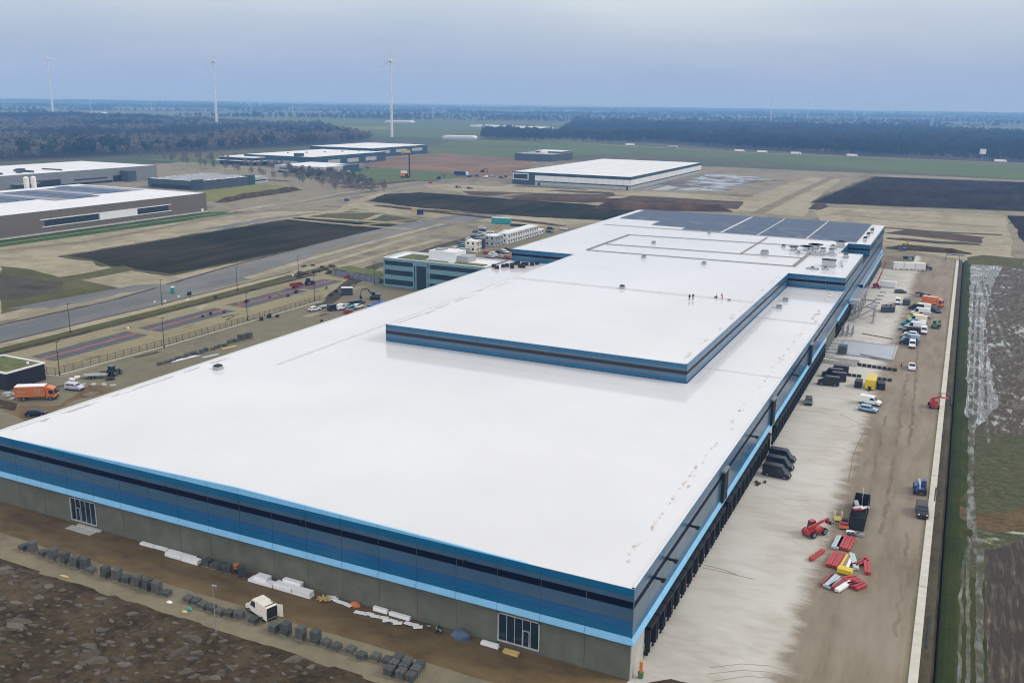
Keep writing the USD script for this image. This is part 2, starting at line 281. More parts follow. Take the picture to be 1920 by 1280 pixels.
# yard
usdkit.material(stage, '/World/Looks/yard_mix', {
    'geo': ('geometry', {}), 'sp': ('separate_xyz', {}),
    'm1': ('mapping', {'scale': (.35, 1, 1)}), 'n1': ('noise_texture', {'scale': .32, 'detail': 7.0, 'roughness': .68, 'distortion': .6}), 'n2': ('noise_texture', {'scale': .035, 'detail': 4.0, 'roughness': .6}),
    'm3': ('mapping', {'scale': (1, .14, 1)}), 'n3': ('noise_texture', {'scale': .35, 'detail': 6.0, 'roughness': .65}),
    'a': ('math', {'math_type': 'multiply_add', 'value2': 9.0, 'value3': -4.5}), 'b': ('math', {'math_type': 'add'}), 'c': ('math', {'math_type': 'multiply_add', 'value2': 5.0, 'value3': -2.5}), 'd': ('math', {'math_type': 'add'}),
    'f': ('map_range', {'range_type': 'smoothstep', 'from_min': 14.6, 'from_max': 18.4, 'to_min': 0.0, 'to_max': 1.0, 'clamp': True}),
    'mm': ('mix_float', {'fac': .55}), 'rc': ('rgb_ramp', {'ramp': [(.30, (.32, .285, .225)), (.40, (.41, .385, .33)), (.50, (.49, .475, .43)), (.62, (.55, .54, .50))]}),
    'ms': ('mix_float', {'fac': .45}), 'rs': ('rgb_ramp', {'ramp': [(.30, (.135, .105, .070)), (.42, (.185, .150, .105)), (.52, (.23, .193, .142)), (.62, (.255, .225, .175)), (.74, (.20, .165, .115))]}),
    'x': ('mix', {}), 'bp': ('bump', {'strength': 1.0, 'distance': .03}), 'p': ('principled_bsdf', {'roughness': .75, 'specular_ior_level': .2})},
    [('geo.position', 'sp.vector'), ('geo.position', 'm1.vector'), ('m1.vector', 'n1.vector'), ('geo.position', 'n2.vector'), ('geo.position', 'm3.vector'), ('m3.vector', 'n3.vector'),
     ('n1.fac', 'a.value1'), ('a.value', 'b.value1'), ('sp.x', 'b.value2'), ('n2.fac', 'c.value1'), ('c.value', 'd.value1'), ('b.value', 'd.value2'), ('d.value', 'f.value'), ('f.result', 'x.fac'),
     ('n1.fac', 'mm.a'), ('n2.fac', 'mm.b'), ('mm.result', 'rc.fac'), ('n3.fac', 'ms.a'), ('n2.fac', 'ms.b'), ('ms.result', 'rs.fac'), ('rc.color', 'x.color1'), ('rs.color', 'x.color2'), ('x.color', 'p.base_color'), ('n1.fac', 'bp.height'), ('bp.normal', 'p.normal')], surface='p.BSDF')
MATS['yard_mix'] = UsdShade.Material.Get(stage, '/World/Looks/yard_mix')
ground('yard', Polygon([(-.2, -1.5), (14, -6), (20, -15), (32.4, -15), (32.4, 408), (14, 408), (14, 352), (-.2, 352)]), 'yard_mix', 0)
ground('sand_road', sbox(14, -60, 32.4, -14.9), 'sand_road', 0)
M2('mud_faint', [(.34, (.13, .10, .068)), (.48, (.175, .142, .10)), (.6, (.215, .18, .13))], .5, big=.12, stretch=(1, .2, 1), rough=.8)
for i, pts in enumerate([ats((1330, 1250), (1390, 1243), (1440, 1246), (1500, 1262)), ats((1325, 1262), (1390, 1255), (1440, 1258), (1495, 1275)), ats((1340, 1275), (1400, 1266), (1450, 1270)), ats((1318, 1063), (1360, 1072), (1412, 1084)), ats((1322, 1058), (1360, 1068), (1380, 1076)), ats((1470, 934), (1520, 938)), ats((1575, 775), (1625, 800), (1600, 850), (1590, 905)), ats((1590, 800), (1640, 790))]):
    ground('tyre_mark', shapely.LineString(pts).segmentize(.8).buffer(.05 if i < 3 else .08), 'mud_faint', 0, .05, .8, 100+i)
for i, (pts, w) in enumerate([(ats((1702, 700), (1694, 740), (1685, 800), (1676, 870), (1660, 960), (1650, 1000)), .38), (ats((1660, 780), (1640, 880), (1622, 960)), .3), (ats((1702, 1000), (1694, 1080), (1680, 1190)), .3), (ats((1722, 640), (1716, 720), (1704, 840)), .35)]):
    ground('mud_track', shapely.LineString(pts).segmentize(1.5).buffer(w), 'mud_faint', 0, .55, 1.0, 120+i)
kb = thing('kerb', 'long pale concrete kerb between the sandy yard and the ditch', 'kerb', (0, 0, 0))
yy = [-60, -6, 43.5, 93.2, 142.5, 197, 248, 300, 350, 394]
for a, b in zip(yy[:-1], yy[1:]): mesh('kerb_segment', MB().box(32.25, 33.42, a+.12, b-.12, -.2, .16), 'kerb_concrete', kb)
ground('gravel_strip', sbox(31.6, -60, 32.3, 396), 'gravel_grey', -.012, .25, 2.0, 5)
# ditch: verge, slope, water, bank
def strip(name, xs, zs, m, y0=-255, y1=396, step=1.5, amp=.18):
    ys_ = np.arange(y0, y1+step, step); k = len(xs); v = []
    n = meshkit.fbm(np.column_stack([np.repeat(ys_, k)*.33, np.tile(np.arange(k), len(ys_))*1.7, np.zeros(len(ys_)*k)]), 3, 11).reshape(-1, k)-.5
    n2 = meshkit.fbm(np.column_stack([np.repeat(ys_, k)*.5, np.tile(np.arange(k), len(ys_))*2.7, np.full(len(ys_)*k, 5.)]), 3, 12).reshape(-1, k)-.5
    for i, y in enumerate(ys_):
        for j in range(k): v.append([xs[j]+(n[i, j]*amp*2 if 0 < j < k-1 else 0), y, zs[j]+(n2[i, j]*amp*1.6 if 0 < j < k-1 else 0)])
    f = [[i*k+j, i*k+j+1, (i+1)*k+j+1] for i in range(len(ys_)-1) for j in range(k-1)]+[[i*k+j, (i+1)*k+j+1, (i+1)*k+j] for i in range(len(ys_)-1) for j in range(k-1)]
    return struct(name, MB().add(v, f), m)
M2('ditch_grass', [(.32, (0.015, 0.024, 0.005)), (.5, (0.026, 0.037, 0.006)), (.68, (0.038, 0.046, 0.009))], .8, big=.09, bump=.12)
strip('verge', [33.3, 33.7, 34.1, 34.5, 34.85], [-.05, -.02, .05, .0, -.12], 'verge_dirt')
strip('ditch_bank', [34.85, 35.05, 35.3], [-.12, -.6, -1.15], 'clay_dark', amp=.06)
struct('ditch', MB().sheet(sbox(35.15, -255, 35.6, 396), -1.0), 'water_dark')
strip('ditch_bank', [35.4, 35.75, 36.3, 37.0, 37.6], [-1.15, -.5, -.05, .02, -.02], 'ditch_grass', amp=.12)
for i, (u, v) in enumerate([(1737, 1215), (1752, 940), (1768, 820), (1783, 760)]):
    p = at(u, v); L = (9, 7, 6, 8)[i]
    tag(mesh('drain_pipe', MB().tube((p[0], p[1], .12), (p[0]+.05, p[1]+L, .14), .13, n=8), 'black_metal'), 'black drain pipe lying on the dirt verge, %s from the near end' % ORD[i], 'pipe', 'black pipes on the verge')
M2('verge_grass', [(.32, (0.017, 0.024, 0.005)), (.46, (0.030, 0.040, 0.007)), (.58, (0.049, 0.051, 0.011)), (.7, (0.068, 0.064, 0.016))], .6, big=.09, stretch=(1, .35, 1), bump=.12, mixw=.45)
ground('grass', sbox(37.5, -255, 41.6, 396), 'verge_grass', -.03, 0)
ground('flooded_field', sbox(38.6, 118, 330, 392), 'flooded', -.036, 1.0, 4, 6)
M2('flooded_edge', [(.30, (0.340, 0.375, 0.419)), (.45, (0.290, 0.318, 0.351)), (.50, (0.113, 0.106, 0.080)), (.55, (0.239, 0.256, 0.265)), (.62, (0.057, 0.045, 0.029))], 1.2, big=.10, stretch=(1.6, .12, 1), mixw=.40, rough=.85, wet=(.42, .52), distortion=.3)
ground('flood_water', Polygon([(38.2, 138), (38.6, 385), (52, 388), (47, 330), (43.5, 260), (44, 200), (45.5, 150), (41, 132)]), 'flooded_edge', 0, .9, 2, 61)
ground('weedy_field', sbox(39.6, 50, 330, 128), 'weeds', -.03, 2.5, 4, 7)
ground('ploughed_field', Polygon([(41.2, -255), (330, -255), (330, 66), (52, 66), (49, 72), (45, 66), (41.5, 62)]), 'furrows', -.022, .6, 2, 8)
M2('reed_brown', [(.36, (.045, .042, .018)), (.46, (.085, .062, .028)), (.56, (.14, .092, .042)), (.66, (.075, .07, .028))], 1.2, big=.12, stretch=(.5, 1, 1), bump=.3, mixw=.4)
ground('reeds', Polygon([(41, 71), (52, 74), (60, 73), (60, 84), (48, 85), (43, 79), (37.8, 80), (37.8, 74)]), 'reed_brown', 0, 1.6, 1.2, 62)
for i, (pts, w) in enumerate([([(40.9, 66), (40.6, 20), (40.7, -30)], .5), ([(39.3, 70), (39.35, 110), (39.2, 160), (39.6, 230), (40.5, 330)], .45), ([(40.3, 60), (39.4, 100), (40.4, 150), (41.2, 230), (42, 300)], .4), ([(42.9, 120), (42.6, 170), (43.4, 240)], .35),
                              ([(46, 215), (45.5, 260), (44, 300), (43, 340)], .5), ([(50, 205), (47.5, 250), (45.5, 310), (44.5, 350)], .5), ([(39.2, 66), (39.2, 20), (39.25, -20)], .28), ([(38.4, 56), (38.2, 30), (38.25, -10)], .22)]):
    ground('wheel_track', shapely.LineString(pts).segmentize(2).buffer(w), 'water_strip', 0, .3, 1.0, 20+i)
# behind the hall
ground('back_road', Polygon(ats((1640, 470), (1800, 489), (1812, 480), (1640, 459))), 'gravel_grey', -.03, .8, 4, 9)
ground('bare_plot', Polygon([(-66, 606), (60, 632), (58, 396), (34, 398), (-4, 425), (-30, 430)]), 'sand_pale', -.035, 2, 8, 10)
ground('dark_earth', Polygon(ats((1655, 437), (1840, 456), (1850, 445), (1700, 428))), 'earth_brown', -.012, 2.5, 6, 31)
ground('grass', Polygon(ats((1815, 495), (1920, 502), (1920, 485), (1845, 478), (1812, 482))), 'grass_olive', -.008, 1.0, 4, 32)
ground('dirt_margin', Polygon([(-76, 633), (-56, 954), (300, 990), (424, 688), (72, 658)]), 'grass_olive', 0, 3, 6, 72)
ground('ploughed_field', Polygon([(-72, 637), (-52, 950), (300, 985), (420, 690), (72, 664)]), 'plough_dark', -.03, 2, 10, 12)
ground('ploughed_field', Polygon([(61, 625), (160, 660), (140, 420), (66, 430)]), 'plough_dark', -.028, 1.5, 6, 13)
ground('dirt_road', Polygon([(-125, 560), (-113, 905), (-80, 903), (-72, 640), (-66, 600), (-62, 540)]), 'sand_pale', -.026, 1.5, 8, 14)
ground('dirt_road', Polygon(ats((1040, 383), (1380, 398), (1440, 372), (1200, 357), (960, 350), (800, 345), (800, 352))), 'sand_pale', -.03, 2, 8, 15)
ground('pond', Polygon([(-217, 664), (-150, 700), (-140, 860), (-212, 895)]), 'pond_water', -.02, 3, 8, 16)
ground('dirt_road', Polygon(ats((660, 390), (1000, 425), (1140, 415), (760, 395), (690, 380), (650, 376))), 'sand_pale', -.018, 1.5, 6, 18)
ground('earth_plot', Polygon(ats((660, 335), (985, 335), (1000, 300), (830, 287), (690, 300))), 'earth_red', -.03, 4, 12, 19)
ground('earth_plot', Polygon(ats((1000, 374), (1385, 392), (1390, 378), (1180, 366), (860, 358), (880, 365))), 'earth_brown', -.018, 3, 8, 30)
# left
ground('sand_plot', Polygon([(-400, 150), (-250, 60), (-242, 175), (-262, 380), (-230, 420), (-180, 420), (-200, 520), (-395, 360)]), 'sand_pale', -.04, 2, 8, 21)
for po in (Polygon([(-336, 193), (-318, 192), (-300, 184), (-262, 183), (-257, 366), (-336, 361)]),):
    ground('dirt_margin', po.buffer(3.2), 'verge_dirt', 0, 1.8, 3, 70); ground('dirt_margin', po.buffer(1.6), 'grass_olive', 0, 1.6, 3, 71)
ground('dark_field', Polygon([(-336, 193), (-318, 192), (-300, 184), (-262, 183), (-257, 366), (-336, 361)]), 'dark_field', -.028, 1.2, 5, 22)
ground('grass', Polygon(ats((540, 404), (770, 418), (800, 408), (640, 394))), 'grass_olive', -.02, 1, 5, 27)
ground('grass', Polygon(ats((0, 498), (60, 505), (110, 520), (140, 515), (230, 498), (260, 505), (150, 525), (225, 540), (0, 588))), 'grass_olive', -.03, 1.0, 4, 23)
ground('dirt_plot', Polygon(ats((-20, 512), (60, 524), (125, 527), (110, 548), (30, 560), (-20, 562))), 'verge_dirt', -.02, 1.0, 3, 24)
ground('grass', Polygon([(-404, 120), (-404, 352), (-386, 380), (-381, 352), (-386, 120)]), 'grass_green', -.026, .5, 5, 25)
ground('footpath', sbox(-394.6, 120, -393.2, 352), 'sand_pale', -.012)
ground('main_road', Polygon([(-241, 20), (-242, 130), (-256, 210), (-268, 372), (-255, 470), (-235, 520), (-220, 520), (-236, 430), (-240, 330), (-230, 215), (-221, 140), (-221, 20)]), 'asphalt_road', -.022, .6, 5, 26)
ground('sand_strip', Polygon([(-221.3, 20), (-221.3, 140), (-223, 215), (-236, 330), (-231, 331), (-219, 215), (-216.7, 140), (-216.7, 20)]), 'sand_pale', -.014, .3, 4, 28)
ground('grass', Polygon([(-216.7, 20), (-216.7, 140), (-219, 230), (-213, 230), (-211.5, 140), (-211.5, 20)]), 'grass_olive', -.03, .4, 4, 29)
for i, (xs_, w) in enumerate([(-241.8, .7), (-221.8, .5), (-211, .9), (-210, .5)]):
    ground('dirt_verge', shapely.LineString([(xs_, 22), (xs_-.5, 80), (xs_+.2, 135)]+([(xs_-13, 212), (xs_-25, 330)] if xs_ < -230 else [(xs_-1.0 if xs_ < -215 else xs_, 212)])).segmentize(3).buffer(w), 'clay_dark', 0, .5, 1.5, 80+i)
ground('car_park', Polygon([(-209, 54), (-178.5, 58.5), (-177, 215), (-208, 215)]), 'pavers_park', -.03)
ground('left_apron', Polygon([(-240, -9), (-120, -9), (-120, 400), (-177, 400), (-176.4, 59), (-197, 56), (-240, 50)]), 'pavers_left', -.036)
ground('mud_patch', Polygon(ats((0, 770), (60, 790), (130, 755), (215, 730), (170, 718), (110, 760), (40, 760))), 'mud_brown', -.016, 1.0, 2, 33)
ground('grass_patch', Polygon(ats((0, 765), (28, 770), (33, 755), (0, 748))), 'clay_dark', -.012, .2, 1, 34)
for i, (a, b) in enumerate([(68.9, 103), (107.5, 142), (147.5, 182), (185, 205)]):
    ground('parking_strip', sbox(-201.2, a, -191.2, b), 'bay_dark', -.02)
    ground('footpath', sbox(-197.2, a-.6, -195.5, b+.6), 'red_line', -.012)
    k = int((b-a)/2.5)
    for j in range(k+1):
        y = a+(b-a)/k*j
        ground('bay_line', sbox(-201.2, y-.06, -197.4, y+.06).union(sbox(-195.3, y-.06, -191.2, y+.06)), 'pavers_park', -.014)
g_ = random.Random(17); am = ['verge_dirt', 'gravel_grey', 'sand_pale', 'earth_brown', 'sand_pale', 'asphalt_road']
for i in range(60):
    x, y = (g_.uniform(-400, -240), g_.uniform(130, 480)) if i < 30 else (g_.uniform(-420, -60), g_.uniform(430, 640)) if i < 48 else (g_.uniform(-700, -400), g_.uniform(540, 700)); L, w = g_.uniform(10, 45), g_.uniform(2, 8)
    if (i < 30 and i % 3 == 0) or (-340 < x < -254 and 180 < y < 370) or (-365 < x < -155 and 420 < y < 580 and i < 30): continue
    q = shapely.affinity.rotate(Polygon([(x-w, y-L), (x+w, y-L*.8), (x+w*1.3, y+L), (x-w*.6, y+L*.7)]), g_.uniform(-16, 16)) if i % 3 else Polygon([(x-L, y-w), (x+L, y-w*1.2), (x+L*.8, y+w), (x-L*.7, y+w*.8)])
    ground('dirt_patch', q, am[i % 6], 0, 2.5, 3, 200+i)
for i, (pts, w, m) in enumerate([(((480, 392), (600, 372), (700, 357), (790, 343), (880, 336), (960, 331)), 3.5, 'asphalt_road'), (((560, 384), (700, 362), (800, 348), (900, 343), (1000, 345)), 1.5, 'sand_pale'), (((430, 398), (560, 378), (640, 362), (720, 352)), 2.5, 'sand_pale'), (((620, 400), (700, 398), (800, 412), (880, 424), (960, 430)), 3, 'gravel_grey'), (((640, 395), (670, 378), (720, 362)), 4, 'sand_pale'), (((0, 470), (150, 455), (300, 428), (420, 405)), 3, 'gravel_grey'), (((540, 410), (640, 420), (770, 430)), 2, 'sand_pale'), (((600, 575), (700, 500), (800, 470), (900, 440)), 3, 'verge_dirt'), (((470, 520), (600, 480), (720, 448), (830, 420)), 2.5, 'sand_pale'), (((1420, 400), (1500, 360), (1560, 333)), 4, 'gravel_grey'), (((640, 500), (740, 470), (820, 450)), 2.2, 'sand_pale'), (((1640, 425), (1760, 435), (1870, 440)), 3, 'verge_dirt'), (((1560, 400), (1700, 415), (1860, 425)), 2.2, 'gravel_grey')]):
    ground('dirt_track', shapely.LineString(ats(*pts)).segmentize(6).buffer(w), m, 0, .9, 3, 300+i)
ground('dark_field', Polygon(ats((692, 376), (720, 364), (790, 361), (880, 367), (1000, 376), (1100, 383), (1190, 394), (1145, 413), (1000, 407), (897, 399), (763, 387))), 'dark_field', 0, 1.6, 4, 17)
for i in range(50):
    x, y = (g_.uniform(-207, -179), g_.uniform(60, 212)) if i < 26 else (g_.uniform(-175, -123), g_.uniform(12, 205)) if i < 50 else (g_.uniform(-110, -2), g_.uniform(-7.5, -1)); L, w = g_.uniform(1, 5), g_.uniform(.3, 1.4)
    if -202 < x < -190.5: continue
    q = shapely.affinity.rotate(sbox(x-w, y-L, x+w, y+L), g_.uniform(-25, 25)) if i < 50 else sbox(x-L, y-w*.4, x+L, y+w*.4)
    ground('dirt_patch', q, ('mud_faint', 'verge_dirt', 'sand_pale', 'gravel_grey')[i % 4], 0, .9, 1.0, 400+i)
# fields out to the woods
ground('meadow', Polygon(ats((700, 300), (1200, 288), (1960, 340), (1960, 308), (1400, 286), (1050, 262), (860, 260), (810, 275))), 'meadow', -.2, 6, 40, 41)
ground('meadow', Polygon(ats((250, 300), (480, 310), (600, 330), (720, 345), (900, 330), (440, 291))), 'meadow', -.03, 3, 20, 42)
ground('lime_field', Polygon(ats((385, 378), (490, 366), (545, 350), (500, 346), (385, 357))), 'grass_lime', -.024, 1.5, 6, 43)
ground('meadow', Polygon(ats((560, 244), (880, 262), (1100, 250), (1400, 240), (900, 226), (560, 230))), 'meadow', -.16, 8, 60, 44)
ground('reed_field', Polygon(ats((590, 240), (730, 243), (730, 237), (590, 237))), 'grass_lime', -.12, 8, 60, 45)
ground('meadow', Polygon(ats((1380, 245), (1960, 272), (1960, 240), (1500, 228))), 'meadow', -.15, 8, 60, 46)
ground('meadow', Polygon(ats((-100, 214), (560, 236), (900, 222), (560, 214), (-100, 205))), 'meadow', -.14, 8, 60, 47)
ground('motorway', shapely.LineString(ats((1000, 262), (1180, 274.5), (1400, 286), (1600, 294.5), (1880, 305), (2100, 313))).buffer(9), 'gravel_grey', -.05)
# waste ground behind the dark field, berms
def berm(name, path, w, h, m, seed=0, n=9):
    c = np.array(shapely.LineString(path).segmentize(2.5).coords); d = np.gradient(c, axis=0); d /= np.linalg.norm(d, axis=1)[:, None]; o = np.column_stack([d[:, 1], -d[:, 0]])
    s = np.linspace(-1, 1, n); v = []
    nz = meshkit.fbm(np.column_stack([np.repeat(np.arange(len(c)), n)*.22, np.tile(s, len(c))*1.6, np.full(len(c)*n, seed*3.1)]), 4, seed).reshape(-1, n)
    for i in range(len(c)):
        e = min(1, i/4, (len(c)-1-i)/4)
        for j in range(n): v.append([*(c[i]+o[i]*s[j]*w/2*(.8+.4*nz[i, j])), max(-.1, h*(1-s[j]**2)*e*(.45+1.1*nz[i, j])-.1)])
    f = [[i*n+j, i*n+j+1, (i+1)*n+j+1] for i in range(len(c)-1) for j in range(n-1)]+[[i*n+j, (i+1)*n+j+1, (i+1)*n+j] for i in range(len(c)-1) for j in range(n-1)]
    vv = MB().add(v, f); fl = np.cross(np.array(v[f[0][1]])-v[f[0][0]], np.array(v[f[0][2]])-v[f[0][0]])[2]
    if fl < 0: vv.f = [a[:, ::-1] for a in vv.f]
    return struct(name, vv, m)
berm('earth_bank', ats((1115, 389), (1250, 393), (1372, 395)), 16, 5, 'earth_brown', 1)
berm('earth_bank', ats((960, 372), (1060, 377), (1180, 378), (1290, 384)), 14, 2.6, 'earth_brown', 2)
berm('earth_bank', ats((410, 380), (450, 372), (520, 362), (560, 355)), 9, 3.0, 'clay_dark', 3)
berm('earth_bank', ats((1660, 464), (1740, 470), (1822, 475)), 9, 2.2, 'clay_dark', 4)
berm('earth_bank', ats((1525, 393), (1545, 385)), 9, 3.0, 'earth_brown', 5)
berm('earth_bank', ats((1660, 446), (1760, 455), (1840, 458)), 9, .9, 'verge_dirt', 6)
berm('earth_bank', ats((700, 385), (800, 396), (930, 410), (1060, 424)), 5, 1.0, 'earth_brown', 7)
berm('earth_bank', ats((640, 352), (720, 345), (790, 338)), 5, 1.0, 'earth_brown', 8)
berm('earth_bank', ats((30, 535), (80, 540), (120, 540)), 5, 1.0, 'verge_dirt', 9)
berm('spoil_heap', ats((1205, 1300), (1262, 1290), (1310, 1300)), 4, 1.8, 'earth_brown', 10)
#@@BUILDING
# ------------------------------------------------------------------ the distribution centre
LW, LL, ZR, ZU = 120.9, 370.0, 13.0, 17.3
BAY = LW/19
dc = thing('distribution_centre', 'huge white roofed distribution centre with banded blue facade and black dock doors', 'warehouse')
core = mesh('core_wall', MB().box(-LW+.1, -.1, .5, LL-.1, 0, ZR-.25).box(-95.4, -18.2, 89.9+.1, 300, ZR-.25, ZU-.25).box(-LW+.1, -.1, 216.1, 271.9, ZR-.25, ZU-.25).box(-LW+.1, -8.4, 271.9, 299.6, ZR-.25, ZU-.25).box(-LW+.1, -.1, 299.6, LL-.1, ZR-.25, ZU-.25), 'core_dark', dc)
roof = mesh('roof', MB().sheet(Polygon([(-LW+.3, .3), (-.3, .3), (-.3, 216), (-18, 216), (-18, 90), (-95.4, 90), (-95.4, 216), (-LW+.3, 216)]), ZR-.12), 'roof_white', dc, label='lower white membrane roof around the raised hall')
upoly = Polygon([(-95.2, 90.1), (-18.4, 90.1), (-18.4, 216.3), (-.3, 216.3), (-.3, 271.7), (-8.6, 271.7), (-8.6, 299.8), (-.3, 299.8), (-.3, LL-.3), (-LW+.3, LL-.3), (-LW+.3, 216.3), (-95.2, 216.3)])
roof2 = mesh('roof', MB().sheet(upoly, ZU-.12), 'roof_white', dc, label='raised white membrane roof with solar panels at its far end')
def coping(pts, z, h=.12, w=.35):
    m = MB()
    for (a, b) in zip(pts[:-1], pts[1:]):
        a, b = np.array(a), np.array(b); d = (b-a)/np.linalg.norm(b-a); m.obox((*((a+b)/2), z-h/2), (np.linalg.norm(b-a)+w*.98, w, h), math.atan2(d[1], d[0]))
    return m
mesh('parapet', coping([(-LW+.2, 216), (-LW+.2, .2), (-.2, .2), (-.2, 216)], ZR+.03), 'roof_white', dc)
mesh('parapet', coping([(-95.2, 216), (-95.2, 90.1), (-18.4, 90.1), (-18.4, 216.3), (-.2, 216.3), (-.2, 271.7), (-8.6, 271.7), (-8.6, 299.8), (-.2, 299.8), (-.2, LL-.2), (-LW+.2, LL-.2), (-LW+.2, 216.3), (-95.2, 216.3)], ZU+.03), 'roof_white', dc)
FB = [('teal_panel', 6.2, 7.35, 'teal_blue', 0), ('violet_panel', 7.35, 8.35, 'violet_blue', 0), ('slate_panel', 8.35, 10.2, 'slate_blue', 0),
      ('window_strip', 10.2, 11.2, 'window_black', -.04), ('slate_panel', 11.2, 11.95, 'slate_blue', 0), ('teal_panel', 11.95, 12.98, 'teal_blue', 0)]
front = mesh('front_wall', MB().box(-LW+.15, -.15, .06, .12, 5, 12.9), 'joint_grey', dc)
for k in range(19):
    x0, x1 = -LW+k*BAY+.03, -LW+(k+1)*BAY-.03
    for n, z0, z1, m, o in FB: mesh(n, MB().box(x0, x1, -.02-o, .08, z0+.015, z1-.015), m, front)
    v = [[x, y, z] for x in (x0, x1) for (y, z) in ((.08, 6.17), (-.03, 6.17), (-.36, 5.42), (-.36, 5.27), (.08, 5.27))]
    skirt = [[i, (i+1) % 5, (i+1) % 5+5] for i in range(5)]+[[i, (i+1) % 5+5, i+5] for i in range(5)]+[[0, 2, 1], [0, 3, 2], [0, 4, 3], [5, 6, 7], [5, 7, 8], [5, 8, 9]]
    mesh('sill_panel', MB().add(v, skirt), 'light_blue', front)
    c = lambda x: .02+.95*max(0, 1-abs(x+64)/50)
    if c(x0) > .04 or c(x1) > .04:
        mesh('gable_panel', MB().add([[x0, -.02, 12.98], [x1, -.02, 12.98], [x1, .25, 12.98], [x0, .25, 12.98], [x0, -.02, 12.98+c(x0)], [x1, -.02, 12.98+c(x1)], [x1, .25, 12.98+c(x1)], [x0, .25, 12.98+c(x0)]], MB.BF), 'light_blue', front)
plinth = mesh('plinth_wall', MB().box(-LW+.2, -.4, .32, .42, 0, 5), 'core_dark', dc)
gates = (3, 16)
for k in range(19):
    x0, x1 = -LW+k*BAY+.02, -LW+(k+1)*BAY-.02
    if k in gates: mesh('concrete_panel', MB().box(x0, x1, .12, .32, 4.75, 4.98), 'concrete_wall', plinth); mesh('concrete_panel', MB().box(x0, x1, .12, .32, 0, .45), 'concrete_wall', plinth)
    else: mesh('concrete_panel', MB().box(x0, x1-(.1 if k == 18 else 0), .06+.015*(k % 3), .28, 0, 5.3), 'concrete_wall', plinth)
for k in gates:
    x0, x1 = -LW+k*BAY+.05, -LW+(k+1)*BAY-.05
    g = mesh('glazed_gate', MB().box(x0, x0+.18, .02, .3, .45, 4.75).box(x1-.18, x1, .02, .3, .45, 4.75).box(x0, x1, .02, .3, 4.6, 4.75).box(x0, x1, -.02, .3, .45, .62), 'concrete_light', dc)
    for i in range(5):
        a = x0+.18+(x1-x0-.36)/5*i; b = a+(x1-x0-.36)/5
        mesh('pane', MB().box(a+.05, b-.05, .16, .22, .62, 4.6), 'dark_glass', g)
        if i: mesh('mullion', MB().box(a-.05, a+.05, .06, .24, .62, 4.6), 'galv', g)
    a = x0+.18+(x1-x0-.36)/5*(3 if k == 16 else .9)
    mesh('door_frame', MB().box(a+.05, a+.15, .04, .16, .62, 3.0).box(a+.95, a+1.05, .04, .16, .62, 3.0).box(a+.15, a+.95, .04, .16, 2.9, 3.0), 'galv', g)
# right wall
RB = [('teal_panel', 6.2, 7.35, 'teal_blue', 0), ('slate_panel', 7.35, 10.2, 'slate_blue', 0), ('window_strip', 10.2, 11.1, 'window_black', -.04), ('slate_panel', 11.1, 12.0, 'slate_blue', 0), ('teal_panel', 12.0, 12.98, 'teal_blue', 0)]
side = mesh('side_wall', MB().box(-.12, -.06, .15, LL-.15, 5, 12.9), 'joint_grey', dc)
RBAY = 215.9/34
nb = 58
for k in range(nb):
    y0, y1 = k*RBAY+.03, min((k+1)*RBAY-.03, LL-.03)
    if not 176 < y0 < 198:
        v = [[x, y, z] for y in (y0, y1) for (x, z) in ((-.08, 6.17), (.03, 6.17), (.36, 5.42), (.36, 5.27), (-.08, 5.27))]; mesh('sill_panel', MB().add(v, [t_[::-1] for t_ in skirt]), 'light_blue', side)
    for n, z0, z1, m, o in RB:
        mesh(n, MB().box(-.08, .02+o, y0, y1, z0+.015, z1-.015), m, side)
# raised hall facades
UB = [('teal_panel', 13.0, 13.85, 'teal_blue', 0), ('slate_panel', 13.85, 14.85, 'slate_blue', 0), ('window_strip', 14.85, 15.65, 'window_black', -.04), ('slate_panel', 15.65, 16.35, 'slate_blue', 0), ('teal_panel', 16.35, 17.28, 'teal_blue', 0)]
def band_wall(name, p, q, n, bands, label=None, zlo=13.0, zhi=17.2):
    """a clad wall from p to q (outside on the right hand), n bays"""
    p, q = np.array(p), np.array(q); L = np.linalg.norm(q-p); d = (q-p)/L; o = np.array([d[1], -d[0]]); yaw = math.atan2(d[1], d[0])
    w = mesh(name, MB().obox((*((p+q)/2-o*.09), (zlo+zhi)/2), (L-.2, .06, zhi-zlo), yaw), 'joint_grey', dc, label=label)
    for k in range(n):
        a = p+d*(L/n*k+.025); b = p+d*(L/n*(k+1)-.025)
        for nm, z0, z1, m, of in bands:
            c = (a+b)/2-o*(.04-of/2)
            mesh(nm, MB().obox((*c, (z0+z1)/2), (np.linalg.norm(b-a), .1+of if of >= 0 else .06, z1-z0-.03), yaw), m, w)
    return w
band_wall('raised_wall', (-95.4, 89.98), (-18.1, 89.98), 12, UB)
band_wall('raised_wall', (-18.18, 90.1), (-18.18, 216), 20, UB)
band_wall('raised_wall', (-18.1, 216.0), (0.02, 216.0), 3, UB)
band_wall('raised_wall', (.02, 216.1), (.02, 271.9), 9, UB)
band_wall('raised_wall', (-8.38, 272), (-8.38, 299.6), 4, UB)
band_wall('raised_wall', (-8.3, 299.5), (.02, 299.5), 1, UB)
band_wall('raised_wall', (.02, 299.6), (.02, LL), 11, UB)
band_wall('raised_wall', (-LW, 216.0), (-95.5, 216.0), 4, UB)
# corner trim
mesh('corner_trim', MB().box(-.06, .06, -.06, .06, 5, 13.0), 'slate_blue', dc)
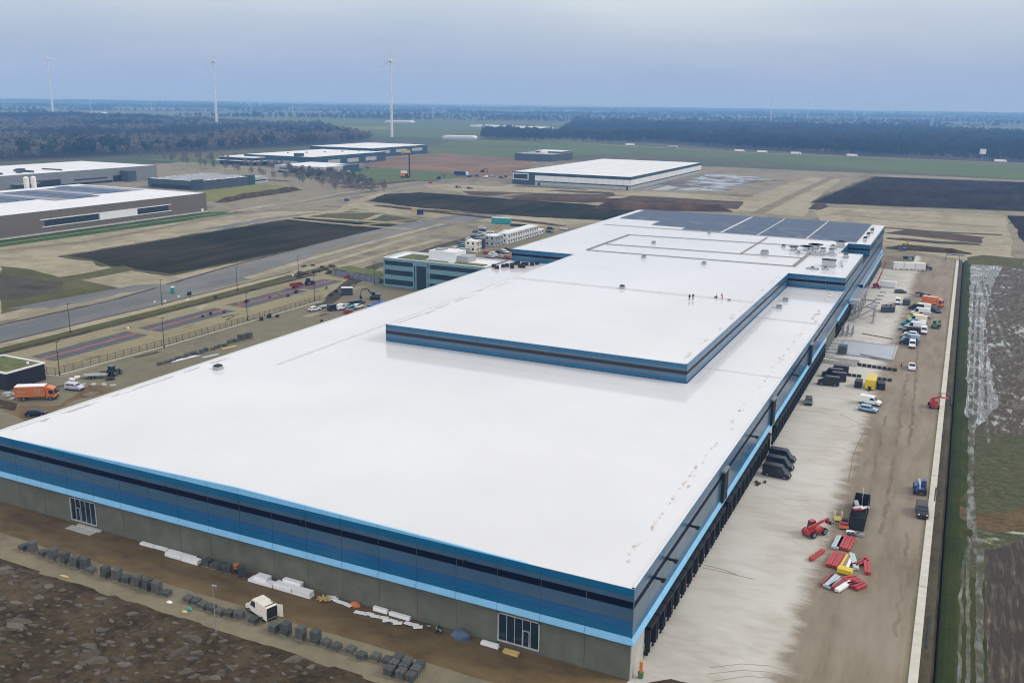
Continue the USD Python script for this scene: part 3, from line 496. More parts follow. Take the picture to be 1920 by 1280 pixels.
# dock doors
dock = mesh('dock_wall', MB().box(-.2, -.04, 5.6, 176, 0, 4.98).box(-.2, -.04, 200, 349, 0, 4.98), 'rubber', dc)
mesh('sill_corner', MB().frus((-.08, .36, -.36, .08, 5.27), (-.08, .36, -.36, .08, 5.42)).frus((-.08, .36, -.36, .08, 5.422), (-.08, .03, -.03, .08, 6.17)), 'light_blue', dc)
mesh('corner_pier', MB().box(-.5, .02, .12, 5.5, 0, 4.98), 'concrete_light', dc)
ys = [7.3+3.57*i for i in range(12)]+[52.2+3.57*i for i in range(11)]+[96.5+3.57*i for i in range(22)]+[203.5+3.6*i for i in range(10)]+[262+3.6*i for i in range(22)]
for y in ys:
    m = MB().box(-.02, .75, y-1.6, y-1.25, 1.0, 4.7).box(-.02, .75, y+1.25, y+1.6, 1.0, 4.7).box(-.02, .85, y-1.6, y+1.6, 4.35, 4.9).box(-.02, .5, y-1.5, y-1.1, .35, 1.1).box(-.02, .5, y+1.1, y+1.5, .35, 1.1).box(0, .06, y-1.2, y+1.2, .9, 4.3)
    mesh('dock_shelter', m, 'rubber', dock)
for y in ys:
    mesh('dock_leveller', MB().box(0, .32, y-1.05, y+1.05, .75, .98).box(.05, .12, y-1.9, y-1.75, 1.2, 2.4), 'galv', dock)
mesh('concrete_pier', MB().box(-.1, .12, 90.2, 94.3, 0, 4.95), 'concrete_light', dc)
mesh('concrete_pier', MB().box(-.1, .12, 176.2, 199.8, 0, 4.95), 'concrete_wall', dc)
for y in (48.4, 92.6, 145):
    sh = mesh('vent_shaft', MB().box(.03, .5, y-.16, y+.16, 5.9, 11.5).box(.03, .62, y-1.5, y+1.5, 11.4, 11.75).box(.03, .3, y-1.5, y+1.5, 5.3, 5.9), 'grey_metal', dc)
    mesh('louvre', MB().box(.03, .55, y-1.4, y-.2, 5.9, 11.4), 'rubber', sh); mesh('louvre', MB().box(.03, .55, y+.2, y+1.4, 5.9, 11.4), 'rubber', sh)
for i, y in enumerate([9.2, 15.2, 27, 71, 118]): mesh('wall_lamp', MB().box(.03, 1.3, y-.12, y+.12, 10.0, 10.3).box(.9, 1.4, y-.5, y+.5, 9.95, 10.15), 'rubber', dc)
for i in range(4): x = -106+i*27.3; mesh('wall_lamp', MB().box(x-.12, x+.12, -.7, -.03, 11.15, 11.35), 'rubber', dc)

#@@FAR
# ------------------------------------------------------------------ woods, trees
def bare_tree(h, r, seed, tris=150, fine=1.0, trunk=.32):
    """trunk with limbs, and a crown of thin upward twigs"""
    g = random.Random(seed); t = MB(); t.tube((0, 0, -.3), (0, 0, h*trunk), .025*h*.6, .018*h*.6, 5)
    tip = (g.uniform(-.3, .3), g.uniform(-.3, .3), h*.9); t.tube((0, 0, h*trunk), tip, .018*h*.6, .004*h, 4)
    c = MB(); v = []; f = []
    for i in range(7):
        a = i*2.4+g.random(); z0 = h*(trunk+.06*i); L = r*(1.05-.08*i)*g.uniform(.7, 1.1)
        t.tube((0, 0, z0), (math.cos(a)*L*.8, math.sin(a)*L*.8, z0+L*.75), .010*h*.6, .003*h, 3)
    for i in range(tris):
        z = g.betavariate(2.0, 1.7); rr = r*math.sin(PI*(.12+.83*z))**.8*math.sqrt(g.random())*g.uniform(.75, 1.12); a = g.random()*6.283
        p = np.array([rr*math.cos(a), rr*math.sin(a), h*(trunk*.8+(1-trunk*.8)*z)]); d = np.array([math.cos(a)*.7+g.uniform(-.5, .5), math.sin(a)*.7+g.uniform(-.5, .5), g.uniform(.2, 1.1)]); d /= np.linalg.norm(d)
        L = h*g.uniform(.08, .17); o = np.cross(d, [g.uniform(-1, 1), g.uniform(-1, 1), g.uniform(-1, 1)]); o *= fine*h*g.uniform(.012, .035)/max(1e-6, np.linalg.norm(o))
        n = len(v); v += [p-o, p+o, p+d*L]; f.append([n, n+1, n+2])
    return t, MB().add(v, f)
M('bark', (.075, .062, .05), .9, .2, 2); M('twigs', (.15, .145, .12), .95, .3, .02, bump=0); M('twigs_dark', (.044, .042, .034), .95, .4, .008); M('twigs_brown', (.17, .15, .115), .95, .3, .02)
M('evergreen', (.022, .036, .022), .95, .35, .01); M('hedge_green', (.035, .05, .025), .95, .3, .2)
def forest(name, label, polys, spacing, h, mats, seed, kind_n=3):
    """a wood that reads as one mass: one instancer"""
    pr = np.random.RandomState(seed); pi = UsdGeom.PointInstancer.Define(stage, '/World/'+numbered('/World', name)); base = pi.GetPath().pathString
    for i in range(kind_n):
        t, c = bare_tree(h*(.85+.15*i), h*(.30+.04*i), seed*10+i, 70, 3.2); t.add(*c.get())
        p = usdkit.mesh(stage, base+'/tree_%03d' % i if i else base+'/tree', t.get(), MATS[mats[i % len(mats)]]); pi.GetPrototypesRel().AddTarget(p.GetPath())
    pts = []
    for po in polys:
        po = Polygon(po).buffer(0) if not hasattr(po, 'geom_type') else po
        x0, y0, x1, y1 = po.bounds; gx, gy = np.meshgrid(np.arange(x0, x1, spacing), np.arange(y0, y1, spacing)); q = np.column_stack([gx.ravel(), gy.ravel()])+pr.uniform(-.5, .5, (gx.size, 2))*spacing
        q = q[shapely.contains_xy(po, q[:, 0], q[:, 1])]; den = meshkit.fbm(np.column_stack([q/130, np.zeros(len(q))]), 3, seed); pts.append(q[den+pr.uniform(-.12, .12, len(q)) > .29])
    pts = np.vstack(pts); n = len(pts); s = pr.uniform(.65, 1.2, n)*(.75+.6*meshkit.fbm(np.column_stack([pts/90, np.full(n, 9.)]), 2, seed+1)); a = pr.uniform(0, 2*PI, n)
    pi.CreatePositionsAttr(Vt.Vec3fArray.FromNumpy(np.column_stack([pts, np.full(n, -.2)]).astype(np.float32)))
    pi.CreateScalesAttr(Vt.Vec3fArray.FromNumpy(np.column_stack([s, s, s*pr.uniform(.85, 1.15, n)]).astype(np.float32)))
    pi.CreateOrientationsAttr(Vt.QuathArray([Gf.Quath(float(math.cos(x/2)), 0, 0, float(math.sin(x/2))) for x in a]))
    cl = NR.randint(0, kind_n, n) if False else (meshkit.fbm(np.column_stack([pts/220, np.full(n, 3.)]), 2, seed+5)*kind_n*1.2-.1*kind_n+pr.uniform(-.6, .6, n)).clip(0, kind_n-.01).astype(int)
    pi.CreateProtoIndicesAttr(Vt.IntArray.FromNumpy(cl.astype(np.int32)))
    return tag(pi.GetPrim(), label, 'wood', kind='stuff')
struct('wood_floor', MB().sheet(Polygon(ats((-200, 309), (0, 303), (330, 288), (600, 273), (700, 265), (600, 238), (250, 222), (-200, 214))), -.1).sheet(Polygon(ats((1040, 254), (1340, 277), (1600, 291), (1960, 308), (1960, 262), (1600, 247), (1340, 237), (1080, 236))), -.1), 'twigs_dark')
forest('wood', 'dark leafless wood stretching across the left background', [Polygon(ats((-200, 307), (0, 301), (330, 286), (600, 271), (700, 263), (600, 240), (250, 224), (-200, 216)))], 9, 12, ['twigs_dark', 'twigs_dark', 'twigs', 'evergreen'], 3, 4)
forest('wood', 'dark wood behind the motorway on the right', [Polygon(ats((1045, 254), (1340, 276), (1600, 291), (1960, 307), (1960, 256), (1600, 242), (1340, 234), (1080, 233))), Polygon(ats((905, 262), (1060, 266), (1200, 271), (1200, 262), (1060, 252), (905, 250)))], 12, 13, ['evergreen', 'twigs_dark', 'evergreen', 'twigs_dark'], 4, 4)
belts = []
for i in range(120):
    u = R.uniform(-150, 2050); v = (182+26*u/1920)+R.choice([7, 9, 12, 14, 17, 20, 24, 28, 33]); L = R.uniform(60, 420); a = at(u, v); b = at(u+L, v+26*L/1920+R.uniform(-1.2, 1.2)); d = np.linalg.norm(a-CAM)
    belts.append(shapely.LineString([a[:2], b[:2]]).buffer(d*R.uniform(.004, .011), cap_style='flat'))
forest('tree_belts', 'hazy belts of trees and copses between the far fields', belts, 21, 15, ['evergreen', 'twigs_dark', 'evergreen'], 6, 3)
forest('hedge', 'scrubby thicket beside the earth plot', [Polygon(ats((540, 330), (690, 362), (720, 352), (640, 322)))], 6, 5, ['twigs', 'twigs_brown', 'twigs_dark'], 8, 3)
def tree_proto(i, h, r, m):
    def b(t):
        tr, c = bare_tree(h, r, 50+i, 170, 1.3); mesh('trunk', tr, 'bark', t); mesh('crown', c, m, t)
    return b
TP = [tree_proto(0, 9, 2.3, 'twigs'), tree_proto(1, 8, 2.6, 'twigs_brown'), tree_proto(2, 10, 2.4, 'twigs')]
nt = 0
for lab, path, n, spread in [('young bare tree in the row behind the dark grey hall', ((300, 303), (440, 322), (560, 345), (650, 362)), 20, 5), ('slim leafless tree in the avenue before the flat white-edged office', ((330, 296), (470, 314), (600, 335), (700, 350)), 20, 5),
                             ('brown winter tree along the meadow edge near the wood', ((250, 296), (440, 303), (520, 316), (560, 330)), 22, 5), ('small bare tree between the car park and the drilling rig', ((560, 330), (640, 345), (740, 362)), 14, 8)]:
    ln = shapely.LineString(ats(*path))
    for i in range(n):
        p = ln.interpolate((i+.5)/n, normalized=True); k = R.randrange(3)
        put(('tree', k), TP[k], 'bare_tree', lab+', %s from the left' % ORD[i], 'tree', (p.x+R.uniform(-spread, spread), p.y+R.uniform(-spread, spread), -.05), R.random()*6, lab.replace(' tree', ' trees', 1))
# ------------------------------------------------------------------ wind turbines
M('turbine_white', (.62, .64, .66), .5, .03, 1)
def turbine(name, label, u, v, hub, r, phase, face, detail=True):
    p = at(u, v); t = thing(name, label, 'wind turbine', (p[0], p[1], -.2), 0, None)
    mesh('tower', MB().cyl(0, 0, 0, hub, hub*.019, hub*.010, 16), 'turbine_white', t)
    f = np.array([math.sin(face), math.cos(face), 0]); s = np.array([math.cos(face), -math.sin(face), 0]); top = np.array([0, 0, hub+hub*.012])
    mesh('nacelle', MB().bar(top-f*hub*.055, top+f*hub*.03, hub*.03, hub*.032), 'turbine_white', t)
    h0 = top+f*hub*.03; mesh('hub', MB().tube(h0, h0+f*hub*.028, hub*.02, hub*.008, 10), 'turbine_white', t)
    for k in range(3):
        a = phase+k*2*PI/3; d = s*math.sin(a)+np.array([0, 0, math.cos(a)]); w = np.cross(d, f); c0 = h0+f*hub*.012
        prof = [(0, .012, .012), (.08, .014, .012), (.2, .024, .009), (.5, .015, .005), (1, .004, .002)]; v_ = []
        for q, cw, th in prof: v_ += [c0+d*r*q+w*hub*cw*.75, c0+d*r*q+f*hub*th*.5, c0+d*r*q-w*hub*cw*.35, c0+d*r*q-f*hub*th*.5]
        fs = [];
        for i in range(4):
            for j in range(4): a0, b0 = i*4+j, i*4+(j+1) % 4; fs += [[a0, b0, b0+4], [a0, b0+4, a0+4]]
        fs += [[0, 2, 1], [0, 3, 2], [16, 17, 18], [16, 18, 19]]
        mesh('blade', MB().add(v_, fs), 'turbine_white', t)
    return t
turbine('wind_turbine', 'tall wind turbine at the far left rising above the wood', 100, 221, 171, 31, 2.62, 1.9)
turbine('wind_turbine', 'wind turbine with one blade straight up, middle of the left three', 407, 239, 149, 26, 0.03, 2.4)
turbine('wind_turbine', 'nearest tall wind turbine, right of the left three above the flat warehouse', 735, 257, 140, 25, 0.10, 2.75)
for i, (u, v, tp, w) in enumerate([(171, 207, 196, ''), (284, 207, 196, ''), (471, 211, 200, ''), (549, 211, 200, ''), (1445, 231, 190, ''), (1514, 224, 191, ''), (1567, 222, 192, ''), (1620, 220, 193, ''), (1664, 219, 193, ''), (1690, 220, 199, ''), (1830, 224, 212, '')]):
    p = at(u, v); d = np.linalg.norm((p-CAM)[:2]); q = FW+RT*(u-960)/FPX-UP*(tp-640)/FPX; hub = CAM[2]+q[2]*d/np.linalg.norm(q[:2])
    turbine('wind_turbine', 'faint distant wind turbine on the %s horizon, %s from the left' % ('left' if i < 4 else 'right', ORD[i if i < 4 else i-4]), u, v, max(hub, 60), max(hub, 60)*.32, .3+i, 2.5+i*.2)
#@@OBJECTS
# ------------------------------------------------------------------ neighbouring buildings
M('brown_clad', (.125, .105, .082), .6, .06, .1); M('roof_far', (.70, .72, .74), .35, .05, .05); M('roof_grey', (.24, .26, .30), .5, .12, .06); M('clad_grey', (.16, .175, .185), .5, .06, .1)
M('clad_dark', (.045, .058, .066), .5, .1, .1); M('clad_teal_dark', (.022, .050, .062), .5, .1, .1); M('clad_white', (.66, .68, .70), .5, .04, .2); M('clad_pale', (.33, .35, .36), .5, .06, .2)
M('office_teal', (.125, .24, .285), .45, .08, .3); M('green_roof', (.075, .105, .025), .95, .3, .5, c2=(.14, .15, .04)); M('office_glass', (.010, .018, .024), .15, .4, .8, spec=.6)
M('solar_blue', (.024, .052, .105), .4, .25, .35, spec=.25); M('solar_pale', (.075, .105, .15), .4, .2, .35, spec=.25); M('solar_frame', (.35, .37, .40), .5, .1, 1)
def hall(name, label, x0, x1, y0, y1, h, wall, roof='roof_far', cat='warehouse', par=.4, parapet=None):
    t = thing(name, label, cat, ((x0+x1)/2, (y0+y1)/2, -.05)); a, b = (x1-x0)/2, (y1-y0)/2
    mesh('wall', MB().box(-a, a, -b, b, 0, h-.4), wall, t)
    mesh('roof', MB().box(-a+.3, a-.3, -b+.3, b-.3, h-.4, h-.1), roof, t)
    mesh('parapet', MB().box(-a-.02, a+.02, -b-.02, -b+.3, h-.6, h).box(-a-.02, a+.02, b-.3, b+.02, h-.6, h).box(-a-.02, -a+.3, -b+.3, b-.3, h-.6, h).box(a-.3, a+.02, -b+.3, b-.3, h-.6, h), parapet or wall, t)
    return t, a, b
def rect(t, name, m, x0, x1, y0, y1, z0, z1, parent=None): return mesh(name, MB().box(x0, x1, y0, y1, z0, z1), m, t)
# brown hall on the left
t, a, b = hall('brown_warehouse', 'long brown clad warehouse with white roof and framed ribbon windows at left', -520, -405, 100, 356, 12, 'brown_clad', par=.4)
cy = 228
rect(t, 'window_frame', 'clad_white', a-.1, a+.35, 234-cy, 325.5-cy, 7.3, 7.75); rect(t, 'window_frame', 'clad_white', a-.1, a+.35, 235-cy, 325.5-cy, 3.5, 3.9); rect(t, 'white_panel', 'clad_white', a-.1, a+.3, 272-cy, 299-cy, 3.9, 7.3)
for y0, y1, n in ((236.5, 271.6, 7), (299.4, 323.5, 5)):
    for i in range(n): d = (y1-y0)/n; rect(t, 'window', 'office_glass', a-.1, a+.12, y0-cy+d*i+.12, y0-cy+d*(i+1)-.12, 3.9, 7.3)
rect(t, 'plinth', 'concrete_light', a-.1, a+.2, -b, b, 0, .7)
for i in range(22):                                                  # its solar rows: long strings of modules
    y0 = 110+i*11.0; x0 = -512+(6 if i % 5 else 0); x1 = -443-(14 if 9 <= i <= 14 else 0)-(10 if i > 17 else 0)
    mesh('solar_row', MB().box(x0+462.5, x1+462.5, y0-cy, y0+9.6-cy, 12.05, 12.2), 'solar_blue' if i % 3 else 'roof_grey', t)
for i in range(4): rect(t, 'door', 'clad_white', a-.1, a+.1, b-12+i*2.6-1, b-12+i*2.6+1, .1, 2.4) if i == 3 else None
# grey hall behind it
t, a, b = hall('grey_warehouse', 'pale grey warehouse with white silos and dark docks at the left edge', -716, -622, 300, 525, 11.5, 'clad_grey')
cx, cy = -669, 412.5
for i, (y0, y1, z0, z1) in enumerate([(402, 424, 0, 5.8), (437, 470, 3.6, 4.6), (425, 475, 0, 1.6), (476, 492, 0, 5.2)]): rect(t, 'dock_recess', 'black_metal', a-.1, a+.12, y0-cy, y1-cy, z0, z1)
rect(t, 'stair_tower', 'clad_dark', a, a+9, 484-cy, 493-cy, 0, 9); rect(t, 'canopy', 'roof_grey', a, a+7, 380-cy, 400-cy, 4.5, 5)
for k, (x, y) in enumerate([(-610, 384), (-609, 389.5)]):
    q = thing('silo', 'white silo beside the grey warehouse, %s one' % ('left' if k == 0 else 'right'), 'silo', (x, y, -.05)); mesh('tank', MB().cyl(0, 0, 1.5, 10.2, 1.9, n=14).cyl(0, 0, 10.2, 11.0, 1.9, .6, 14), 'white_paint', q); mesh('skirt', MB().cyl(0, 0, 0, 1.5, 1.6, n=12), 'grey_metal', q)
for k in range(9): mesh('roof_vent', MB().box(a-14-R.random()*30, a-12-R.random()*3, -40+k*9, -38.4+k*9, 11.4, 12.3+R.random()), 'clad_dark', t) if k in (1, 3, 4, 7) else None
mesh('roof_plant', MB().box(a-26, a-21, -8, -3, 11.4, 14.2), 'clad_dark', t)
# dark grey hall with office end
t, a, b = hall('dark_grey_hall', 'low dark grey hall with ribbed pale roof beside the lime green field', -563, -510, 458, 523, 7.2, 'clad_dark', 'roof_far')
for k in range(8): mesh('roof_light', MB().box(-a+3, a-3, -b+4+k*7.6, -b+6.2+k*7.6, 7.0, 7.5), 'roof_grey', t)
mesh('corner_block', MB().box(a-5, a+.4, -b-2, -b+6, 0, 8.2), 'clad_teal_dark', t); mesh('corner_block', MB().box(a-7, a+.5, b-6, b+1, 0, 8.0), 'clad_teal_dark', t)
mesh('office_wing', MB().box(a-22, a-3, b+1, b+21, 0, 5.6), 'clad_pale', t); mesh('window', MB().box(a-3.1, a-2.9, b+3, b+19, 2.2, 3.2), 'office_glass', t)
mesh('loading_bay', MB().box(-a+4, a-7, -b-.2, -b+.1, 0, 3.2), 'black_metal', t)
# two big teal halls
t, a, b = hall('teal_hall', 'dark teal hall with white roof behind the row of bare trees', -688, -596, 715, 857, 10.5, 'clad_teal_dark')
for k in range(3): rect(t, 'pale_panel', 'clad_pale', a-.1, a+.12, -b+28+k*36, -b+50+k*36, 1.8, 6.2)
rect(t, 'roof_plant', 'clad_teal_dark', a-26, a-18, -b+3, -b+10, 10.3, 13.6)
for k in range(5): rect(t, 'roof_vent', 'roof_grey', -20+k*9, -18+k*9, -30+k*22, -28+k*22, 10.3, 11.6)
rect(t, 'window_strip', 'clad_pale', -20, 26, -b-.15, -b+.1, 2.5, 5.5)
t, a, b = hall('teal_hall', 'farther dark teal hall under the nearest wind turbine', -733, -637, 890, 1024, 11.5, 'clad_teal_dark')
for k in range(3): rect(t, 'pale_panel', 'clad_pale', a-.1, a+.12, -b+14+k*40, -b+40+k*40, 4.5, 8.2)
t, a, b = hall('flat_office', 'flat two tier office with white edged roofs beside the bare tree avenue', -706, -658, 696, 750, 8.5, 'office_glass', parapet='clad_white')
rect(t, 'canopy', 'clad_white', -a-3, a+3, -b-3, b+3, 4.4, 5.1)
t, a, b = hall('pale_hall', 'small pale grey hall with dark end wall and cars before it', -586, -526, 642, 700, 7, 'clad_pale')
rect(t, 'dark_end', 'clad_teal_dark', a-14, a+.15, b-20, b+.15, 0, 6.95); rect(t, 'dark_end', 'clad_teal_dark', a-.2, a+.16, 2, b-20, 0, 6.9); rect(t, 'window_strip', 'office_glass', -a+6, a-24, -b-.12, -b+.1, 3.4, 4.6); rect(t, 'loading_bay', 'black_metal', -a+4, a-2, -b-.1, -b+.1, 0, 1.6)
# white banded hall in the middle distance
t, a, b = hall('white_banded_hall', 'white roofed hall with dark bands and broad white wall panels, middle distance', -331, -221, 655, 886, 11, 'clad_teal_dark')
n = 14
for i in range(n):
    x = -a+22+(2*a-22)/n*i; rect(t, 'white_panel', 'clad_white', x+.08, x+(2*a-22)/n-.08, -b-.25, -b+.1, 3.9, 8.4)
for i in range(30): rect(t, 'white_panel', 'clad_white', a-.1, a+.25, -b+2*b/30*i+.08, -b+2*b/30*(i+1)-.08, 3.9, 8.4)
for i in range(10): rect(t, 'plinth_panel', 'clad_pale', -a+22+(2*a-22)/10*i+.06, -a+22+(2*a-22)/10*(i+1)-.06, -b-.12, -b+.1, .1, 2.9)
for i in range(24): rect(t, 'plinth_panel', 'clad_pale', a-.1, a+.12, -b+2*b/24*i+.06, -b+2*b/24*(i+1)-.06, .1, 2.9)
f = rect(t, 'window', 'office_glass', -a+1.5, -a+15, -b-.14, -b+.1, 4.8, 9.0); mesh('window_frame', MB().box(-a+.6, -a+15.9, -b-.5, -b, 9.0, 9.7).box(-a+.6, -a+15.9, -b-.5, -b, 4.2, 4.8).box(-a+.6, -a+1.4, -b-.5, -b, 4.8, 9).box(-a+15.1, -a+15.9, -b-.5, -b, 4.8, 9).box(-a-.5, -a, -b-.4, -b+20, 9, 9.7), 'clad_white', t)
for i in range(12): rect(t, 'roof_seam', 'roof_seam', -a+6, a-2, -b+14+i*17, -b+14.4+i*17, 10.9, 10.98)
rect(t, 'door', 'black_metal', a-3.4, a-2, -b-.3, -b+.1, 0, 3); rect(t, 'door', 'black_metal', -30, -28, -b-.3, -b+.1, 0, 2.4)
t, a, b = hall('dark_block', 'low dark grey building left of the white banded hall, far side of the earth plot', -475, -425, 962, 1030, 8.5, 'clad_dark', 'roof_grey')
rect(t, 'roof_plant', 'clad_white', 2, 9, -18, -10, 8.4, 11.0); rect(t, 'upper_floor', 'clad_dark', -14, a-4, 4, b-2, 8.4, 10.2); rect(t, 'upper_roof', 'roof_far', -14.5, a-3.5, 3.5, b-1.5, 10.2, 10.6)
p, q = at(895, 237), at(1028, 242); g = thing('greenhouse', 'long white greenhouse far off behind the green fields', 'greenhouse', ((p[0]+q[0])/2, (p[1]+q[1])/2, -.2), math.atan2(q[1]-p[1], q[0]-p[0])); L = np.linalg.norm(q-p)/2
for k in range(5): mesh('bay', MB().profile([(-L, 0), (L, 0), (L, 4), (-L, 4)], -30+k*14, -18+k*14), 'clad_white', g)
for i, (u, v, L, w, lab) in enumerate([(750, 231, 80, 50, 'pale farm sheds behind the nearest wind turbine'), (184, 214, 46, 40, 'low white dome roofed shed beyond the left wood'), (862, 262, 60, 30, 'pale farm roof in the green fields left of centre'), (1262, 206, 70, 40, 'tiny pale farm roof on the hazy plain'), (1068, 209, 60, 40, 'tiny light roof in the haze right of centre')]):
    p = at(u, v); s = thing('farm_shed', lab, 'shed', (p[0], p[1], -.2), .3); mesh('wall', MB().box(-L/2, L/2, -w/2, w/2, 0, 4), 'clad_pale', s); mesh('roof', MB().profile([(-L/2-1, 4), (L/2+1, 4), (L/2+1, 4.5), (L/2-3, 7.5), (-L/2+3, 7.5), (-L/2-1, 4.5)], -w/2, w/2), 'clad_white', s)
# ------------------------------------------------------------------ the office beside the hall
t = thing('office_building', 'three storey teal office with ribbon windows and planted green roof', 'office', (-172, 205.4, -.03))
OX, OD, OH = 45.5, 17.5, 11.2
mesh('wall', MB().box(.3, OX-.3, .3, OD, 0, OH-.3), 'core_dark', t)
for k, (z0, z1) in enumerate([(0, .8), (2.9, 4.7), (6.7, 8.5), (10.2, 11.2)]):
    for x0, x1 in ((0, 14.2), (20.2, OX)): mesh('facade_band', MB().box(x0, x1, 0, .5, z0, z1), 'office_teal', t)
    mesh('facade_band', MB().box(0, .5, .5, OD, z0, z1), 'office_teal', t)
mesh('facade_band', MB().box(14.2, 20.2, 0, .5, 9.2, 11.2), 'office_teal', t)
for x in (0, 13.6, 14.6, 19.6, 20.6): mesh('pier', MB().box(x, x+.6, .02, .5, 0, 10.3), 'office_teal', t)
for z0, z1 in ((.8, 2.9), (4.7, 6.7), (8.5, 10.2)):
    for i in range(9): mesh('window', MB().box(.75+i*1.43, .75+i*1.43+1.3, .18, .32, z0, z1), 'office_glass', t)
    for i in range(16): mesh('window', MB().box(21.3+i*1.5, 21.3+i*1.5+1.36, .18, .32, z0, z1), 'office_glass', t)
for i in range(3): mesh('entrance_pane', MB().box(15.3+i*1.45, 15.3+i*1.45+1.35, .15, .3, .1, 9.2), 'office_glass', t)
mesh('roof', MB().box(.2, OX-.2, .3, OD-.1, OH-.3, OH-.15), 'roof_far', t)
mesh('parapet', MB().box(0, OX, 0, .4, OH, OH+.25).box(0, OX, OD-.4, OD, OH, OH+.25).box(0, .4, .4, OD-.4, OH, OH+.25).box(OX-.4, OX, .4, OD-.4, OH, OH+.25), 'clad_white', t)
for x0, x1, y0, y1 in ((5, 15.5, 2.5, 14), (15.5, 27, 1, 4.5), (30, 43, 1.2, 6.5), (27, 30, 1, 3)): mesh('sedum_bed', MB().box(x0, x1, y0, y1, OH-.15, OH+.05), 'green_roof', t)
mesh('plant_room', MB().box(17, 29, 6.5, 15, OH-.1, OH+3.4), 'clad_white', t); mesh('plant_room', MB().box(29, 34, 7.5, 14, OH-.1, OH+2.0), 'clad_pale', t); mesh('plant_louvre', MB().box(19, 22, 8, 13, OH+3.4, OH+3.9), 'grey_metal', t)
# low planted shelter next to the office, kiosk at the left edge
M('shelter_blue', (.13, .15, .19), .5, .15, .5)
t = thing('bike_shelter', 'low blue fronted shelter with grass roof beside the office', 'shelter', (-203, 214, -.03), -.22)
mesh('roof', MB().box(0, 28, 0, 9, 2.6, 2.85), 'green_roof', t); mesh('front_wall', MB().box(0, 28, -.1, .1, 0, 2.4), 'shelter_blue', t); mesh('end_wall', MB().box(-.2, 0, 0, 9, 0, 2.7), 'concrete_light', t)
for k in range(8): mesh('post', MB().cyl(1.5+3.6*k, -.5, 0, 2.6, .1), 'grey_metal', t)
t = thing('gatehouse', 'black gatehouse with white edged green roof at the left edge', 'gatehouse', (-178.2, 48.4, -.03), .0)
mesh('wall', MB().box(-16, 0, -3.5, 7.5, 0, 4.3), 'black_metal', t); mesh('green_roof', MB().box(-15.6, -.4, -3.1, 7.1, 4.3, 4.42), 'green_roof', t)
mesh('roof_edge', MB().box(-16.2, .2, -3.7, -3.1, 4.3, 4.65).box(-16.2, .2, 7.1, 7.7, 4.3, 4.65).box(-.4, .2, -3.1, 7.1, 4.3, 4.65).box(-16.2, -15.6, -3.1, 7.1, 4.3, 4.65), 'clad_white', t); mesh('window', MB().box(-8, -3, -3.56, -3.45, 1, 3), 'office_glass', t); mesh('roof_vent', MB().cyl(-3, 5, 4.4, 5.0, .35), 'clad_white', t)
# ------------------------------------------------------------------ roof of the distribution centre
U = ZU-.11; Z = ZR-.11
sol = mesh('solar_mount', MB().box(-116, -6, 303.8, 304.0, U, U+.25), 'solar_frame', dc)
spots = []
for iy in range(29):
    y = 304.6+iy*2.28
    for xa, xb in ((-117.2, -62.8), (-61.2, -46.6), (-45.6, -26.2), (-25.3, -5.8)):
        n = round((xb-xa)/4.3); w_ = (xb-xa)/n
        for ix in range(n):
            x = xa+ix*w_
            if (y < 329 and x < -98.5) or (y < 312 and x < -81): continue
            spots.append((x, y, w_-.08))
rest = MB()
for i, (x, y, pw) in enumerate(sorted(spots, key=lambda s: s[1])):
    v = [[x, y, U+.14], [x+pw, y, U+.14], [x+pw, y+2.16, U+.36], [x, y+2.16, U+.36], [x, y, U+.20], [x+pw, y, U+.20], [x+pw, y+2.16, U+.42], [x, y+2.16, U+.42]]
    if i < 300: mesh('solar_panel', MB().add(v, MB.BF), 'solar_pale' if R.random() < .1 else 'solar_blue', sol)
    else: rest.add(v, MB.BF)
tag(mesh('solar_panels', rest, 'solar_blue', sol), kind='stuff')
M('duct_grey', (.20, .20, .20), .6, .2, 1)
for k, (p, q, w, h) in enumerate([((-95.0, 228.4), (-94.7, 276.5), .5, .35), ((-94.5, 228), (-19.2, 231.0), .28, .22), ((-93.9, 246.2), (-41.1, 249.2), .28, .22), ((-41.4, 250), (-41.1, 299), .4, .3), ((-18.9, 231.4), (-18.4, 270.3), .8, .5), ((-41, 249.2), (-19.3, 251.5), .25, .2), ((-94.4, 276.6), (-22, 282.6), .25, .2)]):
    mesh('cable_tray', MB().bar((*p, U+h/2+.05), (*q, U+h/2+.05), w, h), 'duct_grey', dc)
M('roof_wet', (.50, .51, .52), .3, .12, .5)
mesh('gutter', MB().box(-94.6, -18.6, 161.6, 164.6, U-.1, U+.012), 'roof_wet', dc); mesh('gutter', MB().box(-105.6, -104.6, 60, 215, Z-.1, Z+.012), 'roof_wet', dc); mesh('gutter', MB().box(-18, -.5, 103.6, 104.6, Z-.1, Z+.012), 'roof_wet', dc) ; mesh('gutter', MB().box(-17.8, -.5, 162, 164.2, Z-.1, Z+.012), 'roof_wet', dc)
for k in range(0): mesh('roof_seam', MB().box(-119, -1.5, 14+k*13.5, 14.10+k*13.5, Z-.05, Z+.009), 'roof_wet', dc)
def blot(name, x, y, rx, ry, z, m, seed):
    g = np.random.RandomState(seed); a = np.linspace(0, 2*PI, 11)[:-1]; r = g.uniform(.45, 1.1, 10)
    mesh(name, MB().sheet(Polygon(np.column_stack([x+np.cos(a)*r*rx, y+np.sin(a)*r*ry])), z), m, dc)
M('rust_dirt', (.50, .40, .32), .9, .25, 2); M('grey_dirt', (.56, .545, .52), .85, .2, 1)
for k in range(80):
    y = R.uniform(4, 158); blot('dirt_patch', -3.4+R.gauss(0, .3), y, R.uniform(.08, .28), R.uniform(.15, .9), Z+.02+.0004*k, 'rust_dirt' if R.random() < .3 else 'grey_dirt', 100+k)
